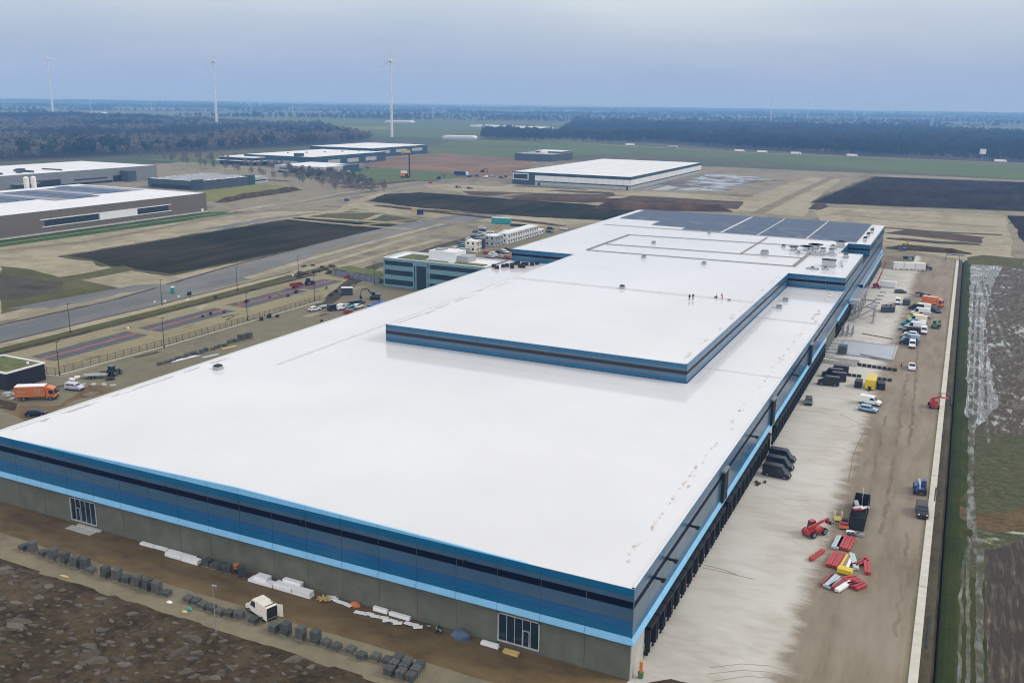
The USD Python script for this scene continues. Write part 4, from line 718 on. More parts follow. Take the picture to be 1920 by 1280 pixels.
for k in range(26): blot('dirt_patch', -20.2+R.gauss(0, .3), R.uniform(95, 212), R.uniform(.2, .5), R.uniform(.6, 2.6), U+.02+.0004*k, 'grey_dirt', 200+k)
for k in range(22): blot('dirt_patch', -93.4+R.gauss(0, .4), R.uniform(92, 160), R.uniform(.15, .35), R.uniform(1, 4), U+.04+.0004*k, 'grey_dirt', 240+k)
for k in range(22): blot('dirt_patch', -118.9+R.gauss(0, .25), R.uniform(6, 60), R.uniform(.12, .35), R.uniform(.8, 4), Z+.06+.0004*k, 'grey_dirt', 270+k)
for k in range(16): blot('dirt_patch', -105+R.gauss(0, .5), R.uniform(100, 185), R.uniform(.2, .5), R.uniform(.8, 5), Z+.08+.0004*k, 'grey_dirt', 300+k)
for k in range(14): blot('dirt_patch', -3.2+R.gauss(0, .5), R.uniform(164, 214), R.uniform(.3, .8), R.uniform(.6, 3), Z+.1+.0004*k, 'grey_dirt', 330+k)
def hatch(x, y, z, s=1.3, m='duct_grey', h=.7): hh = mesh('roof_hatch', MB().box(x-s*.6, x+s*.6, y-s*.6, y+s*.6, z, z+h), 'clad_pale', dc); mesh('hatch_lid', MB().box(x-s*.5, x+s*.5, y-s*.5, y+s*.5, z+h, z+h+.35), m, hh)
for x, y, z in [(-114.3, 50.8, Z), (-58.6, 163.8, U), (-70.5, 221.9, U), (-47.7, 219.4, U), (-14.4, 190.3, Z), (-14.3, 179, Z), (-78, 258, U), (-66, 300, U), (-30.3, 276, U), (-22.3, 262, U)]: hatch(x, y, z, 1.4 if z == Z else 1.2, 'core_dark' if (x, y) in ((-114.3, 50.8), (-30.3, 276), (-58.6, 163.8)) else 'duct_grey')
hatch(-33.5, 254.5, U, 2.2, 'duct_grey', 1.1)
def rtu(x, y, lab=None, w=3.2, d=2.4, h=1.9, fans=2):
    u = mesh('rooftop_unit', MB().box(x-w/2, x+w/2, y-d/2, y+d/2, U+.25, U+h), 'galv', dc)
    for i in range(fans): xx = x-w/2+w/fans*(i+.5); mesh('fan', MB().cyl(xx, y, U+h, U+h+.3, d*.34, n=12), 'black_metal', u)
    mesh('unit_legs', MB().box(x-w/2-.3, x+w/2+.3, y-d/2-.1, y-d/2+.1, U, U+.25).box(x-w/2-.3, x+w/2+.3, y+d/2-.1, y+d/2+.1, U, U+.25), 'grey_metal', u)
for x, y, w, d, h, f in [(-8.2, 238, 4.2, 4.4, 2.2, 2), (-12.4, 229.5, 3.6, 1.6, .5, 1), (-8.3, 230.6, 1.8, 1.2, .7, 1), (-25.5, 270, 1.6, 5, 1.2, 1), (-21, 273, 1.4, 6, 1.3, 2), (-18.5, 279, 1.8, 7, 1.4, 2), (-14.8, 272, 1.6, 3, 1.2, 1), (-11.5, 271, 1.6, 2.4, 1.2, 1), (-10.4, 289, 2.6, 5, 2.0, 2), (-16.3, 262.5, 6, .7, 1.0, 1), (-12.2, 281, 2, 2, 1.4, 1), (-5.2, 261.5, 1.5, 2.6, 1.2, 1)]: rtu(x, y, None, w, d, h, f)
mesh('roof_pipe', MB().bar((-17.6, 262, U+.6), (-8.6, 263.5, U+.6), .5, .5).bar((-17.6, 260.6, U+.4), (-8.6, 262, U+.4), .3, .3), 'galv', dc)
mesh('roof_pipe', MB().bar((-3.6, 238, U+.5), (-5.6, 252, U+.5), .5, .4), 'galv', dc)
for k, (x, y) in enumerate([(-4.0, 355), (-3.6, 347), (-3.2, 340), (-3.9, 333), (-3.3, 325), (-3.8, 318), (-3.1, 311)]): mesh('rooftop_unit', MB().box(x-.6, x+.6, y-1.5, y+1.5, U+.05, U+.9), 'core_dark' if k % 2 else 'galv', dc)
for u, v in [(926, 500.6), (931.7, 503.4), (943.7, 500.6), (950.6, 499.4), (959.7, 498.3), (960.3, 502.3), (966.6, 496), (971.2, 494.3), (975.2, 500.6), (980.4, 497), (981, 501.6), (987.2, 497.1), (997.6, 497.1), (1007, 495.4)]:
    i = used.get(('/World', 'roofing_pallet'), 0); p = at(u, v+1, Z)
    def bp(t): mesh('roll_stack', MB().cyl(-.35, -.35, .15, 1.25, .36, n=8).cyl(.35, -.3, .15, 1.2, .36, n=8).cyl(-.3, .35, .15, 1.15, .36, n=8).cyl(.35, .38, .15, 1.25, .36, n=8), 'core_dark', t); mesh('pallet', MB().box(-.8, .8, -.8, .8, 0, .15), 'timber', t)
    M('timber', (.30, .22, .13), .85, .2, 3)
    put('roofpal', bp, 'roofing_pallet', 'dark pallet of roofing rolls on the white roof, %s from the left' % ORD[i], 'pallet', (p[0], p[1], Z+.015), i*.7, 'roofing pallets on the lower roof')
# lean-to, loading structures along the yard wall
t = thing('annex', 'low blue lean-to with black docks against the far yard wall', 'annex', (.05, 0, 0))
mesh('roof', MB().box(.1, 1.5, 266, 352, 6.6, 6.85), 'roof_grey', t)
for k in range(13): mesh('edge_panel', MB().box(1.5, 1.72, 266+k*86/13+.04, 266+(k+1)*86/13-.04, 5.9, 7.05), 'light_blue', t)
for k in range(13): mesh('slate_panel', MB().box(1.4, 1.6, 266+k*86/13+.04, 266+(k+1)*86/13-.04, 4.8, 5.9), 'teal_blue', t)
mesh('dock_front', MB().box(.1, 1.3, 266, 352, .9, 4.8), 'rubber', t)
t = thing('steel_platform', 'grey steel platform on posts hung along the yard facade', 'platform', (.3, 0, 0))
mesh('deck', MB().box(.1, 3.2, 236, 264, 5.6, 5.95), 'grey_metal', t); mesh('hopper', MB().box(.4, 3.4, 232, 236, 5.6, 7.2), 'galv', t)
for k in range(7): mesh('rail_post', MB().box(3.1, 3.2, 237+k*4.4, 237.1+k*4.4, 5.95, 7.1), 'galv', t)
mesh('rail', MB().bar((3.15, 236.5, 7.05), (3.15, 264, 7.05), .09), 'galv', t)
for k in range(5): mesh('post', MB().box(2.8, 3.1, 237+k*6.4, 237.3+k*6.4, 0, 5.6), 'grey_metal', t)
t = thing('scaffold_tower', 'open grey steel frame tower standing on the concrete yard', 'steel frame', (5.2, 238, 0), .05)
xs, ys_ = (-3.4, 3.2), (-6.5, 6.5)
for x in xs:
    for y in ys_: mesh('column', MB().box(x-.24, x+.24, y-.24, y+.24, 0, 5.4), 'grey_metal', t); mesh('foot_block', MB().box(x-.7, x+.7, y-.7, y+.7, 0, .35), 'concrete_light', t)
for x in xs: mesh('beam', MB().bar((x, ys_[0], 5.3), (x, ys_[1], 5.3), .42, .5), 'grey_metal', t); mesh('brace', MB().bar((x, ys_[0], .4), (x, ys_[1], 5.2), .34).bar((x, ys_[1], .4), (x, 0, 2.8), .34), 'grey_metal', t)
for y in ys_: mesh('beam', MB().bar((xs[0], y, 5.3), (xs[1], y, 5.3), .42, .5), 'grey_metal', t); mesh('brace', MB().bar((xs[0], y, .4), (xs[1], y, 5.2), .34), 'grey_metal', t)
# sunken loading ramp and slab
M('slab_blue', (.36, .39, .44), .5, .08, .2)
t = thing('loading_pit', 'flat pale blue-grey slab between ramp walls beside the docks', 'loading pit', (0, 0, 0))
mesh('slab', MB().box(3.0, 18.4, 183, 200, 0, .35), 'slab_blue', t); mesh('kerb_edge', MB().box(2.6, 18.8, 200, 200.5, 0, .55).box(18.4, 18.8, 183, 200, 0, .55), 'concrete_light', t)
mesh('ramp_wall', MB().box(.3, 10.2, 173.6, 174.2, 0, 1.3).box(.3, 9.6, 171, 171.4, 0, 1.0), 'concrete_light', t); mesh('ramp', MB().profile([(.3, 0), (10, 0), (10, .15), (.3, 1.0)], 171.4, 173.6), 'concrete_yard', t)
for k in range(6): mesh('grating', MB().box(.2, 3.0, 176.5+k*3.9, 178.6+k*3.9, .9, 1.05), 'galv', t)
mesh('steel_rail', MB().bar((9.5, 184.2, .5), (18.2, 181.2, .5), .5, .4), 'grey_metal', t)
mesh('plant_box', MB().box(3.2, 5.6, 182.6, 185.6, .35, 2.6), 'clad_dark', t)
for k in range(8):
    x = 9.8+k*1.35; tag(mesh('edge_block', MB().box(x, x+1.15, 172.3-k*.12, 173.1-k*.12, 0, .7), 'core_dark'), 'dark block in the back row beside the pale slab, %s from the building' % ORD[k], 'block', 'dark blocks in rows beside the slab')
for k in range(9):
    x = 8.4+k*1.3; 
    if k in (3, 4): continue
    tag(mesh('edge_block', MB().box(x, x+1.1, 160.2, 160.9, 0, .6), 'core_dark'), 'dark block in the front row beside the yellow container, %s from the building' % ORD[k], 'block', 'dark blocks in rows beside the slab')
# ------------------------------------------------------------------ vehicles
M('tyre', (.012, .012, .012), .8, .2, 3); M('rim', (.25, .26, .27), .4, .1, 2, metal=.6); M('lamp_white', (.7, .72, .72), .2, .05, 1); M('lamp_red', (.35, .02, .015), .3, .05, 1); M('trim_black', (.012, .012, .013), .5, .1, 1)
PAINT = dict(white=(.74, .75, .75), black=(.008, .008, .010), grey=(.06, .07, .075), silver=(.36, .38, .40), red=(.36, .025, .022), orange=(.56, .16, .04), yellow=(.62, .46, .02), blue=(.03, .07, .26), navy=(.012, .02, .08), teal=(.03, .25, .25), green=(.045, .14, .06), lilac=(.50, .50, .60), cream=(.72, .68, .58), dkred=(.25, .012, .02), lightblue=(.28, .42, .56), pink=(.70, .30, .26))
for k, c in PAINT.items(): M('paint_'+k, c, .3, .05, 1, spec=.5)
def wheels(t, xs, w, r=.34, tw=.22):
    for x in xs:
        for s in (-1, 1):
            y = s*(w/2-tw/2+.02); k = mesh('wheel', MB().tube((x, y-tw/2, r), (x, y+tw/2, r), r, n=12), 'tyre', t)
            mesh('rim', MB().tube((x, y+s*(tw/2-.02), r), (x, y+s*(tw/2+.02), r), r*.6, n=10), 'rim', k)
def side_glass(t, pts, w, ins, name='side_window'):
    for s in (-1, 1):
        P = np.array([[x, s*(w/2-ins(z)+.012), z] for x, z in pts]); Q = P.copy(); Q[:, 1] -= s*.03
        n = len(pts); f = [[0, i, i+1] if s < 0 else [0, i+1, i] for i in range(1, n-1)]
        f = f+[[b+n, a+n, c+n] for a, b, c in f]; mesh(name, MB().add(np.vstack([P, Q]), f), 'dark_glass', t)
def slab_glass(t, p, q, w0, w1, name):
    """a sloping pane from the low edge p=(x,z) to the high edge q"""
    d = np.array([q[0]-p[0], q[1]-p[1]]); nrm = np.array([d[1], -d[0]])/np.linalg.norm(d)
    if nrm[0]*(1 if p[0] > 0 else -1) < 0: nrm = -nrm
    o = nrm*.02; v = []
    for (x, z), w in ((p, w0), (q, w1)):
        for s in (-1, 1): v.append([x+o[0], s*w/2, z+o[1]])
    for (x, z), w in ((p, w0), (q, w1)):
        for s in (-1, 1): v.append([x-o[0], s*w/2, z-o[1]])
    mesh(name, MB().add(v, [[0, 1, 3], [0, 3, 2], [4, 7, 5], [4, 6, 7], [0, 2, 6], [0, 6, 4], [1, 5, 7], [1, 7, 3], [2, 3, 7], [2, 7, 6], [0, 4, 5], [0, 5, 1]]), 'dark_glass', t)
def lights(t, xf, xr, w, zf, zr):
    for s in (-1, 1):
        mesh('headlight', MB().box(xf-.1, xf+.015, s*(w/2-.28)-.16, s*(w/2-.28)+.16, zf-.09, zf+.09), 'lamp_white', t); mesh('tail_light', MB().box(xr-.015, xr+.08, s*(w/2-.16)-.08, s*(w/2-.16)+.08, zr-.2, zr+.2), 'lamp_red', t)
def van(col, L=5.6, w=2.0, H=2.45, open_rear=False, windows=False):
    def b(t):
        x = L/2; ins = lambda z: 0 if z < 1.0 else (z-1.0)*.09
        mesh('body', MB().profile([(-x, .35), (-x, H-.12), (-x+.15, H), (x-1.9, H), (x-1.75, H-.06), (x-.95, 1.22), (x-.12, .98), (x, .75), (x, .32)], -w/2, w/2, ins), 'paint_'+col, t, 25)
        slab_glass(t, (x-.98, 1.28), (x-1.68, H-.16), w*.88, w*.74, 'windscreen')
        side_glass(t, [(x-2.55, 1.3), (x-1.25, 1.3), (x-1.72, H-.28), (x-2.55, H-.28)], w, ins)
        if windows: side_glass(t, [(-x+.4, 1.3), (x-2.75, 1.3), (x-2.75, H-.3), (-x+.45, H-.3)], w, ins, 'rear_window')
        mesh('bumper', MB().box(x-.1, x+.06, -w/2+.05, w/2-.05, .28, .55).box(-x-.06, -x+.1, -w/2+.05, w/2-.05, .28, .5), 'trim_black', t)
        mesh('shade_sill', MB().box(-x+.12, x-.12, -w/2-.012, w/2+.012, .16, .42), 'trim_black', t)  # black sill band added to stand in for contact shadow under the van
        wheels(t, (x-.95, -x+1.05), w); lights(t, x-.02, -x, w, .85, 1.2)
        if open_rear:
            mesh('load_bay', MB().box(-x-.02, -x+.05, -w/2+.12, w/2-.12, .55, H-.2), 'trim_black', t)
            mesh('rear_door', MB().obox((-x-.4, w/2+.1, 1.4), (.9, .06, 1.9), -.5), 'paint_'+col, t); mesh('rear_door', MB().obox((-x-.4, -w/2-.1, 1.4), (.9, .06, 1.9), .5), 'paint_'+col, t); mesh('roof_rack', MB().bar((-x+.2, -.7, H+.08), (-x+1.3, -.7, H+.08), .06).bar((-x+.3, -.9, H+.08), (-x+.3, .9, H+.08), .08), 'trim_black', t)
        else: side = None
    return b
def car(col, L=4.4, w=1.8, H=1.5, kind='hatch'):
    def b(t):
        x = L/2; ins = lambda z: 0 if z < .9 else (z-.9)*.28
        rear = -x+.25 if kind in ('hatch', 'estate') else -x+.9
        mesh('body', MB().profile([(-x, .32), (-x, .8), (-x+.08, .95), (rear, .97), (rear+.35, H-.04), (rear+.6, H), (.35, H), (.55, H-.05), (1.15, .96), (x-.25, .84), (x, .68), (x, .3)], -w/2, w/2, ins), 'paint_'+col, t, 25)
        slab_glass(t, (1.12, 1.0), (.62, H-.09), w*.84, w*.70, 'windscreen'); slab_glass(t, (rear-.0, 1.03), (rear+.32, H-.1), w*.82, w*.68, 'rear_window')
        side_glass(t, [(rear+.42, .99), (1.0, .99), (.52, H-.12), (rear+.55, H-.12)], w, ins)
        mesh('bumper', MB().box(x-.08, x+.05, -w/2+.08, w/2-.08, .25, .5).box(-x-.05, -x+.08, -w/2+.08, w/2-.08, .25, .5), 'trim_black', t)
        mesh('shade_sill', MB().box(-x+.1, x-.1, -w/2-.012, w/2+.012, .14, .38), 'trim_black', t)  # black sill band, contact shade beneath the car put in as colour
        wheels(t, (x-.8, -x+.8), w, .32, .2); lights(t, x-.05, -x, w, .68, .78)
    return b
def pickup(col):
    def b(t):
        x, w, H = 2.6, 1.85, 1.8; ins = lambda z: 0 if z < 1.0 else (z-1)*.2
        mesh('cab', MB().profile([(-.2, .4), (-.2, H-.05), (0, H), (.9, H), (1.5, 1.1), (x-.1, .98), (x, .8), (x, .38)], -w/2, w/2, ins), 'paint_'+col, t, 25)
        slab_glass(t, (1.5, 1.14), (.98, H-.07), w*.84, w*.72, 'windscreen'); side_glass(t, [(-.05, 1.1), (1.25, 1.1), (.85, H-.14), (.0, H-.14)], w, ins)
        mesh('load_bed', MB().box(-x, -.22, -w/2, w/2, .4, .6).box(-x, -.22, -w/2, -w/2+.08, .6, 1.05).box(-x, -.22, w/2-.08, w/2, .6, 1.05).box(-x, -x+.08, -w/2, w/2, .6, 1.05), 'paint_'+col, t); mesh('load', MB().box(-2.3, -1.2, -.6, .5, .6, 1.4).box(-1.1, -.5, -.3, .7, .6, 1.2), 'paint_orange', t)
        wheels(t, (1.7, -1.6), w); lights(t, x-.05, -x, w, .8, .85)
    return b
def box_truck(col, L=9.0, roofcol='white', stripe=True):
    def b(t):
        x, w = L/2, 2.5
        mesh('cargo_box', MB().box(-x, x-2.3, -w/2, w/2, .95, 3.55), 'paint_'+col, t); mesh('box_roof', MB().box(-x+.02, x-2.32, -w/2+.03, w/2-.03, 3.55, 3.62), 'paint_'+roofcol, t)
        mesh('chassis', MB().box(-x+.2, x-.4, -.5, .5, .5, .95), 'trim_black', t)
        mesh('cab', MB().profile([(x-2.15, .6), (x-2.15, 3.1), (x-1.9, 3.3), (x-1.0, 3.05), (x-.35, 2.7), (x-.05, 1.5), (x, .6)], -w/2+.05, w/2-.05), 'paint_'+col, t, 25)
        slab_glass(t, (x-.04, 1.6), (x-.33, 2.62), 2.1, 2.05, 'windscreen'); side_glass(t, [(x-1.5, 1.6), (x-.35, 1.6), (x-.55, 2.5), (x-1.5, 2.5)], w-.1, lambda z: 0)
        mesh('bumper', MB().box(x-.15, x+.1, -w/2+.05, w/2-.05, .35, .85), 'trim_black', t); wheels(t, (x-1.2, -x+1.9), w, .5, .3); lights(t, x+.02, -x, w, .95, .9)
        if stripe:
            for s in (-1, 1): mesh('side_mark', MB().box(-x+.6, -x+2.7, s*(w/2+.005)-.01, s*(w/2+.005)+.01, 2.15, 2.4).box(x-4.6, x-4.45, s*(w/2+.005)-.01, s*(w/2+.005)+.01, 1.3, 3.2).box(x-4.1, x-3.95, s*(w/2+.005)-.01, s*(w/2+.005)+.01, 1.3, 3.2).box(x-3.6, x-3.45, s*(w/2+.005)-.01, s*(w/2+.005)+.01, 1.3, 3.2), 'clad_pale', t)
            mesh('step', MB().box(x-.3, x+.5, -.3, .9, 1.9, 2.1).box(x-.2, x+.3, -1.2, -.9, 1.8, 2.3), 'trim_black', t)
    return b
def lorry(col, cab):
    def b(t):
        mesh('trailer', MB().box(-8, 4.4, -1.25, 1.25, 1.0, 3.9), 'paint_'+col, t); mesh('chassis', MB().box(-7.8, 7, -.5, .5, .5, 1.0), 'trim_black', t)
        mesh('cab', MB().profile([(5, .6), (5, 3.6), (5.6, 3.8), (6.7, 2.9), (7.2, 1.6), (7.2, .6)], -1.2, 1.2), 'paint_'+cab, t, 25); slab_glass(t, (7.15, 1.7), (6.72, 2.8), 2.1, 2.0, 'windscreen'); wheels(t, (6.2, -4, -5.3, -6.6, 3.2), 2.5, .5, .3)
    return b
def telehandler(col, boomc=None, up=.12):
    def b(t):
        bc = 'paint_'+(boomc or col)
        mesh('chassis', MB().profile([(-2.3, .55), (-2.3, 1.25), (-1.6, 1.5), (1.2, 1.2), (2.0, .95), (2.0, .55)], -.75, .75), 'paint_'+col, t, 25)
        wheels(t, (1.35, -1.4), 2.3, .62, .45)
        mesh('cab', MB().frus((-.9, .6, .15, 1.05, 1.1), (-.75, .3, .22, 1.0, 2.35)), 'dark_glass', t); mesh('cab_roof', MB().box(-.8, .35, .18, 1.04, 2.35, 2.45), 'paint_'+col, t); mesh('engine_cover', MB().box(-.9, 1.0, -1.05, -.5, .9, 1.5), 'paint_'+col, t)
        p = np.array([-2.0, -.2, 1.75]); d = np.array([math.cos(up), 0, math.sin(up)]); mesh('boom', MB().bar(p, p+d*3.6, .34, .4), bc, t); mesh('boom_tip', MB().bar(p+d*3.3, p+d*5.0, .24, .28).bar(p+d*5, p+d*5.2+np.array([.1, 0, -1.0]), .26), bc, t)
        e = p+d*5.25+np.array([.1, 0, -1.1]); k = mesh('fork_carriage', MB().box(e[0], e[0]+.1, -.65, .65, e[2]-.1, e[2]+.5), 'trim_black', t); mesh('fork', MB().box(e[0]+.1, e[0]+1.2, -.45, -.32, e[2]-.1, e[2]-.03).box(e[0]+.1, e[0]+1.2, .32, .45, e[2]-.1, e[2]-.03), 'trim_black', k)
        mesh('headlight', MB().box(2.0, 2.04, -.6, -.35, .9, 1.05).box(2.0, 2.04, .35, .6, .9, 1.05), 'lamp_white', t)
    return b
def boom_lift(col, reach=9, up=.9, aim=0.0):
    def b(t):
        mesh('chassis', MB().box(-1.5, 1.5, -.8, .8, .45, .95), 'paint_'+col, t); wheels(t, (1.05, -1.05), 2.3, .48, .4)
        mesh('turret', MB().frus((-1.7, .8, -.7, .7, 1.0), (-1.5, .6, -.65, .65, 1.9)), 'paint_'+col, t)
        ca, sa = math.cos(aim), math.sin(aim); V = lambda d, z: np.array([ca*d, sa*d, z])
        q = V(reach*math.cos(up), 1.9+reach*math.sin(up)); mesh('boom', MB().bar(V(-.9, 1.9), V(-.9, 1.9)*.45+q*.55, .4, .45).bar(V(-.9, 1.9)*.5+q*.5, q, .28, .32), 'paint_'+col, t)
        r = q+V(1.3, .2); mesh('jib', MB().bar(q, r, .18), 'paint_'+col, t); k = mesh('basket', MB().box(r[0]-.45, r[0]+.45, r[1]-.8, r[1]+.8, r[2]-.1, r[2]), 'paint_'+col, t)
        mesh('basket_rail', MB().bar(r+[-.45, -.8, 1.05], r+[.45, -.8, 1.05], .06).bar(r+[-.45, .8, 1.05], r+[.45, .8, 1.05], .06).bar(r+[.45, -.8, 1.05], r+[.45, .8, 1.05], .06).bar(r+[-.45, -.8, 1.05], r+[-.45, .8, 1.05], .06).bar(r+[-.45, -.8, 0], r+[-.45, -.8, 1.05], .06).bar(r+[.45, -.8, 0], r+[.45, -.8, 1.05], .06).bar(r+[-.45, .8, 0], r+[-.45, .8, 1.05], .06).bar(r+[.45, .8, 0], r+[.45, .8, 1.05], .06), 'paint_'+col, k)
    return b
def excavator(col):
    def b(t):
        for s in (-1, 1): k = mesh('track', MB().profile([(-1.9, .3), (-1.6, .05), (1.6, .05), (1.9, .3), (1.9, .6), (1.6, .85), (-1.6, .85), (-1.9, .6)], s*1.15-.28, s*1.15+.28), 'tyre', t); mesh('track_frame', MB().box(-1.4, 1.4, s*1.15-.3, s*1.15+.3, .3, .6), 'trim_black', k)
        mesh('house', MB().profile([(-2.1, 1.0), (-2.1, 2.1), (-.4, 2.2), (.9, 1.6), (1.1, 1.0)], -1.25, 1.25), 'paint_'+col, t, 25); mesh('cab', MB().frus((-.2, 1.2, .3, 1.2, 1.1), (-.1, .95, .35, 1.15, 2.95)), 'dark_glass', t); mesh('cab_roof', MB().box(-.15, 1.0, .32, 1.18, 2.95, 3.05), 'paint_'+col, t)
        mesh('boom', MB().bar((.8, -.2, 1.5), (2.6, -.2, 4.0), .4, .5).bar((2.6, -.2, 4.0), (4.8, -.2, 3.8), .35, .45), 'paint_'+col, t); mesh('stick', MB().bar((4.8, -.2, 3.9), (5.3, -.2, 1.5), .28, .34), 'paint_'+col, t); mesh('bucket', MB().profile([(5.0, 1.5), (5.6, 1.4), (5.6, .6), (5.0, .3), (4.6, .6)], -.75, .35), 'trim_black', t)
    return b
def tractor(col):
    def b(t):
        for s in (-1, 1):
            for x, r, w in ((-.9, .85, .5), (1.4, .6, .4)): k = mesh('wheel', MB().tube((x, s*.9-w/2, r), (x, s*.9+w/2, r), r, n=14), 'tyre', t); mesh('rim', MB().tube((x, s*(.9+w/2-.03), r), (x, s*(.9+w/2+.02), r), r*.5, n=10), 'rim', k)
        mesh('bonnet', MB().profile([(-.2, .8), (-.2, 1.75), (1.7, 1.55), (2.0, 1.3), (2.0, .8)], -.42, .42), 'paint_'+col, t, 25); mesh('cab', MB().frus((-1.5, -.1, -.75, .75, 1.2), (-1.35, -.25, -.68, .68, 2.7)), 'dark_glass', t); mesh('cab_roof', MB().box(-1.5, -.1, -.78, .78, 2.7, 2.85), 'paint_'+col, t); mesh('exhaust', MB().cyl(.5, .45, 1.6, 2.7, .06, n=6), 'trim_black', t)
    return b
def dump_trailer(col):
    def b(t): mesh('hopper', MB().frus((-2.4, 2.2, -.9, .9, .9), (-2.6, 2.5, -1.2, 1.2, 1.9)), 'paint_'+col, t); mesh('load', MB().box(-2.3, 2.2, -1.0, 1.0, 1.85, 2.0), 'clay_dark', t); mesh('drawbar', MB().bar((2.2, 0, .8), (3.8, 0, .6), .15), 'trim_black', t); wheels(t, (-.9, .1), 2.3, .5, .4)
    return b
def dumper(col):
    def b(t): mesh('body', MB().box(-1.8, -.2, -.8, .8, .6, 1.4), 'paint_'+col, t); mesh('skip', MB().frus((.1, 1.7, -.7, .7, .9), (-.1, 2.2, -.95, .95, 1.7)), 'paint_'+col, t); wheels(t, (1.0, -1.1), 2.0, .5, .4); mesh('roll_bar', MB().bar((-.5, -.7, 1.4), (-.5, -.7, 2.5), .08).bar((-.5, .7, 1.4), (-.5, .7, 2.5), .08).bar((-.5, -.7, 2.5), (-.5, .7, 2.5), .08), 'trim_black', t); mesh('seat', MB().box(-1.0, -.5, -.3, .3, 1.4, 1.7).box(-1.1, -.95, -.3, .3, 1.7, 2.1), 'trim_black', t)
    return b
def P(u, v, z=0): p = at(u, v, z); return (p[0], p[1], z-.02)
def veh(key, b, name, label, cat, u, v, yaw, group=None): return put(key, b, name, label, cat, P(u, v), math.radians(yaw), group)
# yard, near: three black vans nose out from the docks
for u, v, l in [(1466, 862, 'farthest'), (1462, 877, 'middle'), (1456, 892, 'nearest')]: veh('vblack', van('black', 5.4), 'black_van', 'black delivery van parked nose out by the docks, %s of three near the pier' % l, 'van', u, v, -4, 'black vans by the docks')
for u, v, l in [(1571, 700, 'back right'), (1560, 706, 'back left'), (1566, 713, 'middle'), (1553, 721, 'front')]: veh('vblack', van('black'), 'black_van', 'black van in the huddle below the loading ramp, %s of four' % l, 'van', u, v, 186, 'black vans by the ramp')
veh('cgrey', car('grey', 4.6, kind='estate'), 'grey_car', 'dark grey estate car alone beside the docks', 'car', 1516, 755, -83)
veh('vwhite', van('white', 5.2, 1.95, 2.1), 'white_van', 'small white van behind the silver-blue car near the yellow container', 'van', 1631, 757, -10)
veh('csilver', car('lightblue', 4.4), 'silver_car', 'pale blue car beside the white van near the yellow container', 'car', 1627, 770, -8)
veh('pwhite', pickup('white'), 'white_pickup', 'white pickup with orange load driving on the sandy yard road', 'pickup', 1709, 691, -85)
veh('telered', telehandler('red'), 'telehandler', 'red telehandler with black wheels beside the scattered steel stacks', 'telehandler', 1527, 1001, 58)
veh('teleblue', telehandler('blue', 'lightblue'), 'telehandler', 'blue and white telehandler parked by the kerb', 'telehandler', 1724, 921, -86)
veh('vblackroad', van('black', 4.9, 1.95, 1.9, windows=True), 'black_car', 'black off road car parked behind the blue telehandler by the kerb', 'car', 1728, 963, -84)
veh('blred', boom_lift('red', 3.2, .55, .4), 'boom_lift', 'small red boom lift beside the kerb, folded down', 'boom lift', 1750, 763, -80)
veh('blbig', boom_lift('dkred', 11.5, .72, 1.35), 'boom_lift', 'large dark red boom lift with raised arm near the white trailers', 'boom lift', 1644, 540, 0)
veh('telegreen', telehandler('green'), 'telehandler', 'small green machine alone on the sandy road behind the parked vans', 'telehandler', 1755, 614, 80)
for i, (u, v, col, kind, yaw, lab) in enumerate([
    (1748, 574, 'orange', 'truck', -12, 'box truck with pinkish roof and orange sides in the row of parked vehicles'), (1727, 581, 'white', 'vanL', 174, 'white roofed van next to the orange box truck'), (1718, 580, 'black', 'van', 174, 'dark van left of the orange box truck'), (1755, 585, 'navy', 'car', -60, 'dark purple car beside the orange box truck'),
    (1725, 590, 'white', 'vanL', 174, 'long white van, upper of two side by side in the parked row'), (1730, 595, 'silver', 'van', 174, 'silver van, lower of two side by side in the parked row'), (1715, 599, 'yellow', 'van', 176, 'bright yellow van in the parked row'), (1719, 604, 'cream', 'vanL', 176, 'cream van with long roof below the yellow van'),
    (1705, 610, 'teal', 'van', 176, 'teal van at the left end of the parked row'), (1716, 612, 'lilac', 'van', 176, 'pale lilac van beside the teal van'), (1715, 617, 'white', 'vanL', 176, 'white van in the middle of the parked row beneath the teal van'), (1730, 613, 'cream', 'small', -88, 'small cream van facing the camera, upper of the pair on the right of the row'), (1732, 624, 'white', 'small', -88, 'small white van facing the camera, lower of the pair on the right of the row'),
    (1698, 618, 'silver', 'car', 176, 'silver car at the left of the parked row'), (1709, 624, 'black', 'van', 176, 'black van with pale roof marks low in the parked row'), (1708, 629, 'white', 'car', 176, 'white car low in the parked row'), (1702, 634, 'grey', 'car', 176, 'grey car low in the parked row'), (1707, 639, 'lightblue', 'van', 176, 'pale blue van near the front of the parked row'), (1703, 645, 'navy', 'van', 176, 'dark blue van near the front of the parked row'), (1710, 650, 'white', 'small', -88, 'boxy white van facing the camera at the front of the parked row'),
    (1683, 569, 'white', 'small', -86, 'small white van beyond the dark bins'), (1688, 549, 'grey', 'car', 20, 'dark vehicle behind the orange box truck')]):
    b = {'truck': box_truck(col, 7.5, 'pink', False), 'van': van(col, 5.2, 2.0, 2.2), 'vanL': van(col, 6.2, 2.05, 2.6), 'small': van(col, 4.6, 1.9, 2.1), 'car': car(col)}[kind]
    veh((col, kind), b, {'truck': 'box_truck', 'car': 'parked_car'}.get(kind, 'parked_van'), lab, {'truck': 'truck', 'car': 'car'}.get(kind, 'van'), u, v, yaw, 'vehicles in the row on the sandy yard')
def machine_pile(t):
    g = random.Random(4)
    for i in range(7): mesh('machine_part', MB().obox((g.uniform(-3, 3), g.uniform(-2, 2), g.uniform(.4, 1.1)), (g.uniform(.8, 2.2), g.uniform(.6, 1.3), g.uniform(.6, 1.6)), g.random()*3), 'core_dark' if i % 3 else 'grey_metal', t)
